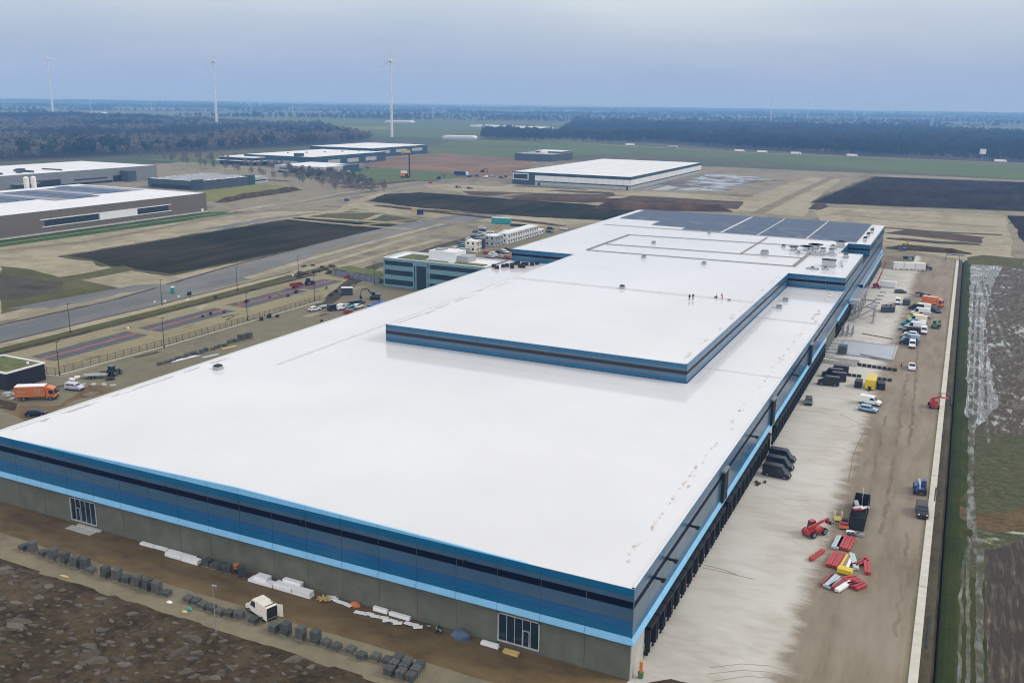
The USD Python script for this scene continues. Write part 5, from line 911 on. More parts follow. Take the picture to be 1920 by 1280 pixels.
put('mach', machine_pile, 'machinery', 'dark heap of machinery at the far end of the parked row', 'machinery', P(1730, 556)); put('mach', machine_pile, 'machinery', 'dark machinery beyond the long white trailers', 'machinery', P(1706, 486), 1.0)
def box_thing(name, label, cat, x, y, L, w, h, m, yaw=0, ribs=0, open_top=False, z=0, roofm=None):
    t = thing(name, label, cat, (x, y, z-.01), yaw)
    if open_top:
        mesh('side', MB().box(-L/2, L/2, -w/2, -w/2+.08, 0, h), m, t); mesh('side', MB().box(-L/2, L/2, w/2-.08, w/2, 0, h), m, t); mesh('end', MB().box(-L/2, -L/2+.08, -w/2+.08, w/2-.08, 0, h), m, t); mesh('end', MB().box(L/2-.08, L/2, -w/2+.08, w/2-.08, 0, h), m, t); mesh('bottom', MB().box(-L/2+.08, L/2-.08, -w/2+.08, w/2-.08, 0, .12), m, t)
    else:
        mesh('body', MB().box(-L/2, L/2, -w/2, w/2, .12, h), m, t); mesh('roof', MB().box(-L/2-.03, L/2+.03, -w/2-.03, w/2+.03, h, h+.08), roofm or m, t); mesh('skid', MB().box(-L/2+.2, L/2-.2, -w/2+.1, -w/2+.3, 0, .12).box(-L/2+.2, L/2-.2, w/2-.3, w/2-.1, 0, .12), 'trim_black', t)
    if ribs:
        for i in range(ribs): mesh('rib', MB().box(-L/2+L*(i+.5)/ribs-.06, -L/2+L*(i+.5)/ribs+.06, -w/2-.06, w/2+.06, .2, h-.02), m, t) if not open_top else mesh('rib', MB().box(-L/2+L*(i+.5)/ribs-.06, -L/2+L*(i+.5)/ribs+.06, -w/2-.06, -w/2, .2, h-.02), m, t)
    return t
t = box_thing('skip_container', 'black open topped container with white and red scrap inside', 'container', 21.2, 65.6, 11.5, 2.6, 2.4, 'black_metal', 1.58, 9, True)
for i, (x, y, a, m) in enumerate([(1.5, .3, .3, 'white_paint'), (.9, .7, 1.2, 'white_paint'), (.3, -.3, .8, 'paint_dkred'), (-.4, .4, .2, 'paint_dkred'), (.7, -.8, .5, 'white_paint'), (1.9, .8, 1.9, 'clad_pale')]): p = (21.2-y*1.0, 65.6+x, 1.3+.12*i); tag(mesh('scrap_board', MB().obox(p, (1.5, .8, .12), a, .25), m), '%s scrap board in the black container, %s from the top' % ('white' if m != 'paint_dkred' else 'red', ORD[5-i]), 'scrap', 'scrap in the black container')
mesh('flag_pole', MB().cyl(5.6, 0, 0, 3.6, .05, n=6), 'white_paint', t)
t = box_thing('yellow_container', 'bright yellow compactor container behind the white van', 'container', 15.3, 152.5, 6.4, 2.5, 2.5, 'paint_yellow', 1.57, 6); mesh('hood', MB().box(-3.6, -1.6, -1.1, 1.1, .2, 1.9), 'paint_yellow', t); mesh('hitch', MB().box(-4.6, -3.6, -.4, .4, .2, 1.0), 'trim_black', t)
for i, (x, y) in enumerate([(12.3, 151), (17.8, 152)]): box_thing('black_bin', 'black bin %s of the yellow container' % ('left', 'right')[i], 'bin', x, y, 3.2, 1.7, 1.7, 'black_metal', 1.57+.2*i, 4)
for i in range(3): box_thing('dark_bin', 'dark skip bin on the concrete yard, %s of three in a row' % ('left', 'middle', 'right')[i], 'bin', *P(1656.5+i*8.2, 583)[:2], 5.5, 1.7, 1.9, 'clad_dark', 1.6, 4)
box_thing('grey_container', 'pale grey cabin right of the dark red boom lift', 'cabin', *P(1665, 538)[:2], 6.0, 2.5, 2.4, 'clad_white', -.05, 5)
box_thing('dark_container', 'dark open crate right of the small white van', 'crate', *P(1699, 571)[:2], 3.6, 2.2, 2.0, 'clad_dark', 1.5, 4)
for i in range(3): t = box_thing('white_trailer', 'long white box trailer end to end in a line, %s of three' % ('left', 'middle', 'right')[i], 'trailer', 8.6+i*4.55, 352.5+i*1.4, 4.4, 2.6, 3.2, 'white_paint', .27, 5); mesh('wheel', MB().tube((-1, -1.3, .4), (-1, -1, .4), .4, n=10).tube((1, -1.3, .4), (1, -1, .4), .4, n=10), 'tyre', t)
veh(('tract', 'grey'), tractor('grey'), 'tow_tractor', 'dark tractor unit at the right end of the white trailers', 'tractor', 1738, 506, 15)
veh(('dump', 'blue'), dumper('blue'), 'dumper', 'blue dumper on the road behind the hall', 'dumper', 1692, 470, 10); veh(('dump', 'yellow'), dumper('yellow'), 'dumper', 'yellow dumper on the road behind the hall', 'dumper', 1698, 460, 190)
t = thing('portal_gantry', 'blue steel gate frame at the far end of the yard', 'frame', P(1785, 490)); mesh('post', MB().box(-3, -2.8, 0, .3, 0, 3), 'paint_navy', t); mesh('post', MB().box(3, 3.2, 0, .3, 0, 3), 'paint_navy', t); mesh('beam', MB().box(-3, 5, 0, .3, 3, 3.4), 'paint_navy', t)
for i, (x, y) in enumerate([(7.2, 291), (7.0, 283), (6.8, 275), (6.9, 268), (6.6, 262)]): tag(mesh('beam_offcut', MB().box(x-1.2, x+1.2, y-.15, y+.15, -.02, .3), 'grey_metal'), 'thin steel beam lying on the yard, %s from the boom lift' % ORD[i], 'beam', 'steel beams before the boom lift')
t = thing('column_rack', 'cluster of upright grey steel columns beside the black docks', 'columns', (2.6, 209.5, 0))
for i in range(9): x, y, h = (i % 3)*1.5-1.2, (i//3)*2.2-2, 2.4+R.random()*1.2; mesh('column', MB().box(x-.17, x+.17, y-.17, y+.17, 0, h), 'grey_metal', t)
mesh('cross_bar', MB().bar((-1.4, -2.2, .5), (2.2, 2.6, .5), .2).bar((2.0, -2.2, .6), (-1.4, 2.4, .6), .2), 'grey_metal', t)
for i in range(6): a = R.random()*3; tag(mesh('pipe_offcut', MB().bar((7+i*1.6, 213.8-i*.5, .06), (8.6+i*1.6, 213.2-i*.5, .1), .2), 'earth_brown'), 'brown debris strip on the yard before the steel frame, %s from the building' % ORD[i], 'debris', 'debris before the steel frame')
for i in range(9): x = 4.2+i*1.4; tag(mesh('rubble_stone', MB().obox((x, 201.6-.08*i+R.uniform(-.3, .3), .15), (1.2, R.uniform(.3, .7), R.uniform(.2, .5)), R.uniform(-.3, .3)), ['grass_olive', 'earth_brown', 'verge_dirt'][i % 3]), 'small rubble lump along the back edge of the pale slab, %s from the building' % ORD[i], 'rubble', 'rubble behind the slab')
# steel stacks
def profile_stack(m, L, w, n, m2=None):
    def b(t):
        for i in range(n):
            y = -w/2+w/n*(i+.5); mm = m2 if m2 and i % 2 else m
            mesh('profile', MB().box(-L/2+R.uniform(-.1, .1), L/2+R.uniform(-.1, .1), y-w/n*.44, y+w/n*.44, .12, .5+.1*(i % 2)), mm, t)
        mesh('bearer', MB().box(-L*.35, -L*.35+.12, -w/2, w/2, 0, .12).box(L*.35, L*.35+.12, -w/2, w/2, 0, .12), 'timber', t)
    return b
M('steel_pale', (.44, .52, .56), .45, .08, 1, metal=.2)
for u, v, L, w, m, m2, yaw, lab in [(1570, 1019, 4.8, 1.2, 'steel_pale', None, 86, 'pale blue-grey steel stack, left of the top red stack'), (1586, 1020, 5.2, 2.2, 'paint_red', None, 86, 'broad red steel stack, topmost beside the black container'), (1568, 1052, 5.4, 2.4, 'paint_red', None, 85, 'broad red steel stack in the middle row left'), (1585, 1055, 4.6, .8, 'timber', 'paint_yellow', 84, 'pale timber stack between red and grey stacks'), (1592, 1058, 4.2, .5, 'white_paint', None, 86, 'single white steel beam standing out in the middle row'), (1601, 1055, 5.2, .9, 'steel_pale', None, 104, 'pale grey steel stack slanting in the middle row'), (1625, 1062, 5.6, 1.0, 'paint_red', None, 98, 'narrow red steel stack on the right end'), (1531, 1043, 4.4, .7, 'paint_red', None, 72, 'lone narrow red stack left on the concrete'),
                               (1551, 1089, 4.2, .6, 'paint_dkred', None, 76, 'dark red strip at the left of the bottom row'), (1559, 1092, 4.4, 1.3, 'steel_pale', None, 77, 'pale grey steel stack in the bottom row'), (1573, 1097, 4.4, 1.5, 'grey_metal', 'paint_dkred', 70, 'striped grey and red stack in the bottom row'), (1582, 1102, 4.0, .7, 'white_paint', None, 66, 'white steel beams at the right of the striped stack'), (1598, 1092, 2.6, 2.6, 'paint_red', None, 40, 'tumbled red stack at the bottom right'), (1607, 1099, 2.4, 2.0, 'paint_red', 'paint_dkred', 60, 'small red stack at the bottom right corner'), (1613, 1058, 3.4, .8, 'paint_dkred', None, 60, 'dark red rails between the grey and red stacks')]:
    t = thing('steel_stack', lab, 'steel stack', P(u, v), math.radians(yaw)); profile_stack(m, L, w, max(1, round(w/.45)), m2)(t)
t = box_thing('yellow_crate', 'yellow crate frame at the foot of the middle steel stacks', 'crate', *P(1584, 1074)[:2], 2.2, 1.3, .8, 'paint_yellow', -.15, 3)
t = thing('work_platform', 'yellow work platform frame beside the red telehandler', 'frame', P(1571, 974), .2)
for x in (-.6, .6):
    for y in (-.8, .8): mesh('post', MB().box(x-.05, x+.05, y-.05, y+.05, 0, 1.5), 'paint_cream', t)
mesh('deck', MB().box(-.7, .7, -.9, .9, .2, .35), 'paint_yellow', t); mesh('rail', MB().bar((-.6, -.8, 1.5), (-.6, .8, 1.5), .1).bar((.6, -.8, 1.5), (.6, .8, 1.5), .1), 'paint_yellow', t)
t = thing('red_cart', 'dark red cart loaded with crates below the yellow frame', 'cart', P(1582, 987), .1); mesh('tray', MB().box(-.8, .8, -1.2, 1.2, .4, .6), 'paint_dkred', t); mesh('crate', MB().box(-.6, .6, -1.0, -.1, .6, 1.1), 'paint_dkred', t); mesh('crate', MB().box(-.5, .6, .1, 1.0, .6, 1.3), 'trim_black', t); mesh('front_board', MB().box(-.8, .8, -1.35, -1.2, .3, .8), 'paint_orange', t); wheels(t, (-.5, .5), 2.2, .25, .15)
for i, (u, v, m, a) in enumerate([(1594, 999, 'white_paint', .1), (1603, 1002, 'clad_pale', .6), (1613, 1004, 'grey_metal', -.1), (1596, 1003, 'clad_dark', -.2)]): q = P(u, v); tag(mesh('waste_heap', MB().obox((q[0], q[1], .2), (1.3, .7, .4), a), m), '%s waste below the black container, %s from the left' % (('white', 'pale', 'grey', 'dark')[i], ORD[(0, 2, 3, 1)[i]]), 'waste', 'waste below the black container')
for i, (u, v) in enumerate([(1418, 904), (1423, 907), (1420, 909), (1434, 904)]): q = P(u, v); tag(mesh('rubble_stone', MB().obox((q[0], q[1], .15), (.5, .5, .35), i*.6), 'earth_brown'), 'dark lump of debris beside the black vans, %s of four' % ('left', 'middle', 'lower', 'right')[i], 'rubble', 'debris lumps by the vans')
q = P(1201, 1264); t = thing('site_barrel', 'upright orange roll standing in a dark green tub at the wall corner', 'barrel', (1.0, 1.4, 0)); mesh('tub', MB().cyl(0, 0, 0, .75, .34, .4, 12), 'paint_green', t); mesh('roll', MB().cyl(0, .02, .7, 2.2, .24, .22, 12), 'paint_orange', t); mesh('cap', MB().cyl(0, .02, 2.2, 2.4, .14, .1, 10), 'paint_yellow', t)
# ------------------------------------------------------------------ along the front wall
M('paver_dark', (.060, .066, .060), .85, .2, 2.5); M('paver_mid', (.085, .088, .078), .85, .2, 2.5); M('foam_white', (.80, .81, .82), .6, .04, 1); M('ply_yellow', (.52, .38, .14), .8, .15, 2); M('tarp_blue', (.075, .11, .16), .5, .2, 1.5)
def paver_pallet(nl, m, seed):
    def b(t):
        g = random.Random(seed); mesh('pallet', MB().box(-.6, .6, -.6, -.45, 0, .14).box(-.6, .6, -.08, .08, 0, .14).box(-.6, .6, .45, .6, 0, .14).box(-.6, .6, -.6, .6, .10, .15), 'timber', t)
        for k in range({1: 2, 2: 3, 3: 5}[nl]):
            for i in range(2):
                for j in range(2): dx, dy = g.uniform(-.02, .02), g.uniform(-.02, .02); mesh('paver_bundle', MB().box(-.58+i*.59+dx, -.02+i*.6+dx, -.58+j*.59+dy, -.02+j*.6+dy, .15+k*.34, .15+(k+1)*.34-.03), m, t)
    return b
row = [(45, 1029, 1), (62, 1034, 3), (82, 1040, 1), (101, 1047, 3), (123, 1054, 3), (143, 1061, 3), (161, 1065, 3), (172, 1072, 1), (199, 1081, 3), (221, 1086, 3), (239, 1091, 2), (259, 1098, 3), (278, 1104, 3), (295, 1110, 3), (313, 1116, 1), (354, 1126, 1), (369, 1131, 1), (381, 1138, 1), (397, 1143, 1), (412, 1150, 1), (430, 1153, 1), (449, 1158, 2), (476, 1166, 1), (514, 1183, 2), (537, 1188, 3), (565, 1196, 3), (592, 1203, 3), (612, 1208, 1), (631, 1216, 1), (658, 1222, 1), (678, 1233, 1), (705, 1235, 1), (727, 1242, 1)]
for i, (u, v, n) in enumerate(row): put(('pav', n, i % 2), paver_pallet(n, 'paver_mid' if i % 2 else 'paver_dark', i), 'paver_pallet', '%s grey paver pallet in the roadside row, %s from the left' % (('low', 'half high', 'tall')[n-1], ORD[i]), 'pallet', P(u, v), R.uniform(-.15, .15), 'pallets of pavers along the front track')
clu = [(1480, 1095), (1450, 1140), (1410, 1190), (1555, 1120), (1530, 1162), (1505, 1210), (1650, 1150), (1620, 1190), (1580, 1240)]
for i, (x, y) in enumerate(clu): put(('pav', 2, i % 2), paver_pallet(2, 'paver_mid' if i % 2 else 'paver_dark', 40+i), 'paver_pallet', 'grey paver pallet in the square cluster at the bottom, %s column, %s row' % (('left', 'middle', 'right')[i//3], ('back', 'middle', 'front')[i % 3]), 'pallet', P(400+x/4.267, 980+y/4.267+5), .08*(i % 2), 'pallets in the cluster')
def slab_stack(x0, x1, y0, y1, z, n, m, name, label, cat, over=.15, jit=.12):
    t = thing(name, label, cat, ((x0+x1)/2, (y0+y1)/2, -.02))
    a, b = (x1-x0)/2, (y1-y0)/2; L = max(1, int(round((x1-x0)/3.4)))
    for k in range(n):
        for i in range(L): mesh('board', MB().box(-a+2*a/L*i+.03+R.uniform(0, jit), -a+2*a/L*(i+1)-.03-R.uniform(0, jit), -b+R.uniform(0, jit), b-R.uniform(0, jit), z/n*k+.05, z/n*(k+1)+.04), m, t)
    return t
slab_stack(-84.8, -72.8, -.95, -.1, .35, 2, 'foam_white', 'board_stack', 'long flat white board stack against the front wall', 'board stack')
slab_stack(-78.0, -71.0, -2.1, -1.0, .75, 3, 'foam_white', 'board_stack', 'thicker white board stack before the long flat one', 'board stack')
slab_stack(-60.7, -56.0, -2.4, -.9, .45, 2, 'foam_white', 'board_stack', 'white insulation stack left of the gap, low and wide', 'board stack'); slab_stack(-59.9, -57.4, -1.9, -.5, .95, 3, 'foam_white', 'board_stack', 'white insulation block lying on the low left stack', 'board stack')
slab_stack(-55.8, -48.9, -2.3, -1.1, .95, 4, 'foam_white', 'board_stack', 'tall white insulation stack in the middle of the front wall', 'board stack'); slab_stack(-55.0, -51.5, -1.1, -.3, 1.25, 4, 'foam_white', 'board_stack', 'white insulation block behind the tall middle stack', 'board stack')
slab_stack(-39.0, -36.4, -.7, -.1, .6, 2, 'foam_white', 'board_stack', 'white board stack by the wall right of the orange heap', 'board stack'); slab_stack(-36.2, -32.6, -.8, -.15, .5, 2, 'foam_white', 'board_stack', 'white boards by the wall, right hand stack', 'board stack'); slab_stack(-21.0, -18.2, -1.5, -.75, .5, 2, 'foam_white', 'board_stack', 'short white board stack left of the right hand gate', 'board stack')
slab_stack(-17.4, -15.0, -1.9, -1.0, .35, 2, 'ply_yellow', 'plywood_stack', 'yellow plywood stack in front of the right hand gate', 'plywood stack')
for i, (x, y, a) in enumerate([(-40.4, -2.1, .1), (-39.5, -2.0, .0), (-38.7, -1.8, -.1), (-37.7, -1.9, .2), (-36.3, -1.7, .15), (-35.5, -2.1, .5), (-34.7, -1.8, .0), (-33.8, -2.0, .4), (-32.4, -1.4, -.1), (-31.5, -1.3, .2), (-30.7, -1.6, .5), (-45.8, -.7, .2), (-44.9, -.9, -.2), (-43.8, -1.0, -.1), (-42.8, -1.2, -.25), (-46.4, -.4, .3)]):
    tag(mesh('loose_board', MB().obox((x, y, .08+.02*(i % 3)), (1.3, .7, .08), a, .04*(i % 3)), 'foam_white'), 'loose white board on the ground by the front wall, %s from the left' % ORD[sorted([-40.4, -39.5, -38.7, -37.7, -36.3, -35.5, -34.7, -33.8, -32.4, -31.5, -30.7, -45.8, -44.9, -43.8, -42.8, -46.4]).index(x)], 'board', 'loose white boards by the wall')
for i in range(8): a = i*.785; tag(mesh('timber_plank', MB().obox((-46.9+.5*math.cos(a), -1.5+.45*math.sin(a), .15+.03*i), (1.3, .3, .05), a, .12), 'ply_yellow'), 'yellow plank in the star shaped pile right of the white stacks, %s from the top' % ORD[7-i], 'plank', 'yellow planks in the star shaped pile')
def heap(name, label, cat, x, y, rx, ry, h, m, seed):
    s = trimesh.creation.icosphere(2); v = np.array(s.vertices); v = v*(1+.5*(meshkit.fbm(v*1.6+seed, 3, seed)-.5))[:, None]; v[:, 2] = np.maximum(v[:, 2], -.05)
    return tag(mesh(name, MB().add(v*[rx, ry, h]+[x, y, 0], s.faces), m), label, cat)
heap('tarp_heap', 'orange-brown tarpaulin heap by the front wall', 'tarpaulin', -42.0, -.6, .9, .6, .6, 'paint_orange', 2); heap('tarp_heap', 'blue-grey tarpaulin heap left of the right hand gate', 'tarpaulin', -24.2, -.9, 1.6, .9, 1.1, 'tarp_blue', 3)
t = thing('debris_cart', 'wire trolley full of dark debris by the front wall', 'trolley', (-28.2, -1.1, 0))
for i in range(10): mesh('scrap', MB().obox((R.uniform(-1.4, 1.4), R.uniform(-.6, .5), R.uniform(.1, .7)), (R.uniform(.4, 1.1), .18, .12), R.random()*3, R.uniform(-.4, .4)), ('core_dark', 'verge_dirt', 'clad_pale')[i % 3], t)
for i, (x, n) in enumerate([(-69.6, 2), (-68.2, 1), (-66.8, 2), (-65.5, 2), (-62.4, 3)]): put(('pav', n, i % 2), paver_pallet(n, 'paver_dark', 60+i), 'paver_pallet', 'dark pallet by the wall near the orange bucket, %s from the left' % ORD[i], 'pallet', (x, -1.2-.1*i, 0), .2*i, 'dark pallets by the front wall')
t = thing('orange_bucket', 'orange mixing tub on a dark stand by the front wall', 'tub', (-64.0, -1.0, 0)); mesh('tub', MB().cyl(0, 0, .7, 1.5, .3, .48, 12), 'paint_orange', t); mesh('stand', MB().cyl(0, 0, 0, .7, .35, .25, 8), 'core_dark', t)
t = put('vanopen', van('cream', 5.4, 2.0, 2.4, True), 'white_van', 'cream white van with open rear doors on the brown front track', 'van', (-52.6, -8.6, -.02), math.radians(162))
heap('debris_heap', 'small white rubbish heap on the edge of the dark field', 'rubbish', *P(318, 1129)[:2], .5, .3, .3, 'foam_white', 5); heap('debris_heap', 'green plastic sack beside pale rubbish at the field edge', 'sack', *P(356, 1142)[:2], .4, .3, .4, 'paint_teal', 6); heap('debris_heap', 'pale rubbish left of the green sack', 'rubbish', *P(346, 1147)[:2], .5, .3, .25, 'ply_yellow', 7); heap('debris_heap', 'pale plank rubbish on the field edge at far left', 'rubbish', *P(121, 1080)[:2], 1.0, .25, .15, 'ply_yellow', 8)
t = thing('door_step', 'pale steps and slab before the left hand gate', 'steps', (-97.0, -.9, 0)); mesh('slab', MB().box(-3.6, 2.4, -1.4, .1, -.02, .06), 'concrete_light', t); mesh('step', MB().box(-2.6, 3.0, .1, .7, 0, .3), 'concrete_light', t)
for i, (u, v, h) in enumerate([(405, 1187, 7.4)]): q = P(u, v); t = thing('street_lamp', 'thin lamp post standing at the edge of the dark field', 'lamp post', q); mesh('pole', MB().cyl(0, 0, 0, h, .09, .05, 8), 'grey_metal', t); mesh('lamp_head', MB().box(-.1, .7, -.12, .12, h-.05, h+.08), 'grey_metal', t)
# clods of the turned clay field
field = stage.GetPrimAtPath('/World/soil_field'); cl = []
rs = np.random.RandomState(21); step = 1.7
for gx in np.arange(-118, -8, step):
    for gy in np.arange(-66, -15.2, step):
        cl.append((gx+rs.uniform(-.8, .8), gy+rs.uniform(-.8, .8)))
cl = np.array(cl); big = meshkit.fbm(np.column_stack([cl/9., np.zeros(len(cl))]), 3, 5)
M('clod_grey', (.084, .070, .050), .9, .25, 1.6, bump=.04); M('clod_brown', (.066, .052, .035), .9, .25, 1.6, bump=.04); M('clod_pale', (.112, .100, .078), .9, .2, 1.6, bump=.04)
def clod(x, y, r, h, seed):
    g = np.random.RandomState(seed); n = g.randint(4, 7); a = np.sort((np.arange(n)+g.uniform(-.3, .3, n))*2*PI/n); e = np.array([1, g.uniform(.35, .7)]); th = g.normal(.5, .4); c, s = math.cos(th), math.sin(th)
    o = np.column_stack([np.cos(a), np.sin(a)])*e*r*g.uniform(.75, 1.1, (n, 1)); o = o@np.array([[c, s], [-s, c]]); tl = g.uniform(-.3, .3, 2)
    top = np.column_stack([o*g.uniform(.72, .9), h+o@tl+g.uniform(-.06, .06, n)]); low = np.column_stack([o*1.05, np.full(n, -.35)]); ctr = [[0, 0, h+g.uniform(-.03, .06)]]
    v = np.vstack([low, top, ctr])+[x, y, -.01]; f = []
    for i in range(n): j = (i+1) % n; f += [[i, j, n+j], [i, n+j, n+i], [n+i, n+j, 2*n]]
    return v, f
ok = []
for i, (x, y) in enumerate(cl):
    d = np.array([x, y, 0])-CAM; w_ = d@FW; u = 960+FPX*(d@RT)/w_; v = 640-FPX*(d@UP)/w_
    if -60 < u < 1000 and v < 1340: ok.append((i, u, v, w_))
rad = {i: (.35+1.5*max(0, big[i]-.38)+rs.gamma(1.3, .22)) for i, *_ in ok}
show = set(i for i, *_ in sorted([o for o in ok if 0 < o[1] < 900 and o[2] < 1280], key=lambda o: -rad[o[0]]/o[3])[:290])
rest = MB()
for i, u, v, w_ in ok:
    r = min(rad[i]*1.15, 2.3); h = .05+.13*r*rs.random(); vv, ff = clod(cl[i][0], cl[i][1], r, h, i); vv[:, 2] += clay_z(*cl[i])+.02
    if i in show: mesh('clod', MB().add(vv, ff), ('clod_grey', 'clod_brown', 'clod_grey', 'clod_pale')[i % 4], field)
    else: rest.add(vv, ff)
tag(mesh('small_clods', rest, 'clod_brown', field), kind='stuff')
# ------------------------------------------------------------------ left yard
veh('torange', box_truck('orange', 9.2), 'orange_truck', 'orange box truck with white roof near the black gatehouse', 'truck', 70, 748, 35)
veh('clilac', van('lilac', 4.5, 1.85, 1.85, windows=True), 'lilac_car', 'pale lilac people carrier beside the orange truck', 'car', 140, 730, 12)
veh('cdark', car('black'), 'black_car', 'black car half hidden by the white roof edge at lower left', 'car', 68, 778, 38)
veh(('tract', 'grey'), tractor('grey'), 'tractor', 'dark tractor near the fence corner', 'tractor', 214, 703, 100)
t = thing('flatbed_trailer', 'grey flatbed trailer parked by the fence corner', 'trailer', P(180, 708), math.radians(38)); mesh('deck', MB().box(-3, 3, -1.2, 1.2, .8, 1.0), 'grey_metal', t); wheels(t, (-1.4, -.5), 2.3, .36, .25); mesh('drawbar', MB().bar((3, 0, .8), (4.4, 0, .5), .12), 'trim_black', t)
veh(('tract', 'teal'), tractor('navy'), 'tractor', 'dark blue tractor on the brown car park drawing the red trailer', 'tractor', 581, 534, 70); q = P(556, 540); t = thing('tipping_trailer', 'red tipping trailer behind the dark blue tractor', 'trailer', q, math.radians(70)); dump_trailer('dkred')(t)
box_thing('site_hut', 'small white roofed site hut with dark sides by the fence', 'hut', *P(651, 552)[:2], 4.2, 2.6, 2.7, 'clad_dark', .6, 5, roofm='clad_white')
veh('exc', excavator('grey'), 'excavator', 'dark excavator in front of the teal office', 'excavator', 703, 561, 215)
for i, (u, v, col, k, yaw, lab) in enumerate([(590, 582, 'white', 'car', 75, 'white car alone on the left yard'), (607, 577, 'silver', 'trail', 75, 'pale trailer behind the lone white car'), (628, 581, 'black', 'van', 70, 'black van at the left of the car cluster'), (641, 580, 'white', 'small', 70, 'white van in the car cluster before the office'), (652, 577, 'silver', 'car', 70, 'silver car in the cluster'), (658, 581, 'teal', 'car', 70, 'dark teal car in the cluster'), (663, 571, 'black', 'car', 60, 'black car at the back of the cluster'), (673, 569, 'grey', 'car', 60, 'grey car at the back right of the cluster'), (671, 577, 'white', 'car', 80, 'white car on the right of the cluster'), (657, 588, 'red', 'car', 20, 'red vehicle in front of the cluster by the roof edge')]):
    if k == 'trail':
        t = thing('car_trailer', lab, 'trailer', P(u, v), math.radians(yaw)); mesh('tray', MB().box(-1.6, 1.6, -.9, .9, .5, .9), 'galv', t); mesh('drawbar', MB().bar((1.6, 0, .5), (2.8, 0, .45), .1), 'trim_black', t); wheels(t, (0,), 1.9, .3, .2); continue
    veh((col, k), {'car': car(col), 'van': van(col, 5.2, 2.0, 2.2), 'small': van(col, 4.6, 1.9, 2.1)}[k], 'parked_car' if k == 'car' else 'parked_van', lab, 'car' if k == 'car' else 'van', u, v, yaw, 'vehicles clustered before the office')
q = P(708, 570); tag(mesh('tarpaulin', MB().obox((q[0], q[1], .15), (3.5, 9, .3), .1), 'paint_blue'), 'blue tarpaulin on the ground by the white roof edge', 'tarpaulin')
q = P(790, 536); t = thing('red_lift', 'red scissor lift before the office entrance', 'lift', q); mesh('platform', MB().box(-1.6, 1.6, -.9, .9, 3.2, 3.4), 'paint_red', t); mesh('scissor', MB().bar((-1.3, 0, .6), (1.3, 0, 1.9), .2).bar((1.3, 0, .6), (-1.3, 0, 1.9), .2).bar((-1.3, 0, 1.9), (1.3, 0, 3.2), .2).bar((1.3, 0, 1.9), (-1.3, 0, 3.2), .2), 'paint_red', t); mesh('base', MB().box(-1.5, 1.5, -.8, .8, .2, .6), 'paint_red', t); wheels(t, (-1, 1), 1.9, .3, .2)
q = P(324, 549); t = thing('portable_toilet', 'teal portable toilet with white roof on the road verge', 'toilet', q, .5); mesh('body', MB().box(-.6, .6, -.6, .6, .08, 2.2), 'paint_teal', t); mesh('roof', MB().frus((-.62, .62, -.62, .62, 2.2), (-.4, .4, -.4, .4, 2.45)), 'white_paint', t); mesh('door', MB().box(-.4, .4, -.63, -.6, .2, 2.0), 'paint_teal', t); mesh('skid', MB().box(-.6, .6, -.6, .6, 0, .08), 'trim_black', t)
for i, (u, v, n) in enumerate([(300, 683, 1), (312, 680, 1), (318, 678, 1), (325, 676, 1), (332, 673, 1), (340, 671, 1), (347, 670, 1), (352, 668, 2), (358, 666, 2), (365, 664, 2), (372, 665, 1), (379, 661, 2), (386, 658, 2), (399, 655, 1), (406, 652, 1), (414, 649, 1), (422, 648, 1), (431, 643, 2), (438, 641, 2), (444, 640, 2), (450, 637, 3), (456, 636, 3), (463, 634, 3), (469, 633, 3)]): put(('pav', n, i % 2), paver_pallet(n, 'paver_dark', 80+i), 'paver_pallet', '%s dark paver pallet in the left yard row, %s from the left' % (('low', 'half high', 'tall')[n-1], ORD[i]), 'pallet', P(u, v+1), 1.2+R.uniform(-.2, .2), 'pallets in the row on the left yard')
slab = [((-162.2, 83.0), (-160.6, 92.6), 'foam_white', 'long white board on the left yard beside the paver row'), ((-157.6, 90.5), (-156.4, 95.5), 'steel_pale', 'short pale green board near the roof edge on the left yard'), ((-159.6, 100.5), (-158.2, 105), 'ply_yellow', 'brown planks beside the left paver row')]
for (p, q, m, lab) in slab: tag(mesh('ground_board', MB().bar((*p, .12), (*q, .12), 1.0, .2), m), lab, 'board')
for i, (u, v, m) in enumerate([(135, 712, 'foam_white'), (145, 708, 'foam_white'), (203, 712, 'core_dark'), (210, 711, 'core_dark'), (155, 722, 'concrete_light'), (175, 722, 'concrete_light'), (195, 722, 'concrete_light'), (212, 724, 'concrete_light'), (192, 699, 'core_dark')]):
    q = P(u, v); tag(mesh('yard_debris', MB().obox((q[0], q[1], .2), (1.4, .9, .4), i), m), '%s block on the left yard near the tractor, %s' % ({'foam_white': 'white', 'core_dark': 'black', 'concrete_light': 'pale concrete'}[m], ('behind the lilac car on the left', 'behind the lilac car on the right', 'below the tractor on the left', 'below the tractor on the right', 'first of four in a row', 'second of four in a row', 'third of four in a row', 'fourth of four in a row', 'by the trailer')[i]), 'block')
for i, (u_, v_) in enumerate(sorted((8+R.random()*44, 716+R.random()*34) for _ in range(22))): q = P(u_, v_); tag(mesh('rubble_stone', MB().obox((q[0], q[1], .15), (R.uniform(.8, 2.4), R.uniform(.5, 1.2), R.uniform(.15, .5)), R.random()*3), ('clad_pale', 'concrete_light', 'galv')[i % 3]), 'pale slab in the heap between gatehouse and orange truck, %s from the left' % ORD[i], 'slab', 'pale slabs heaped beside the gatehouse')
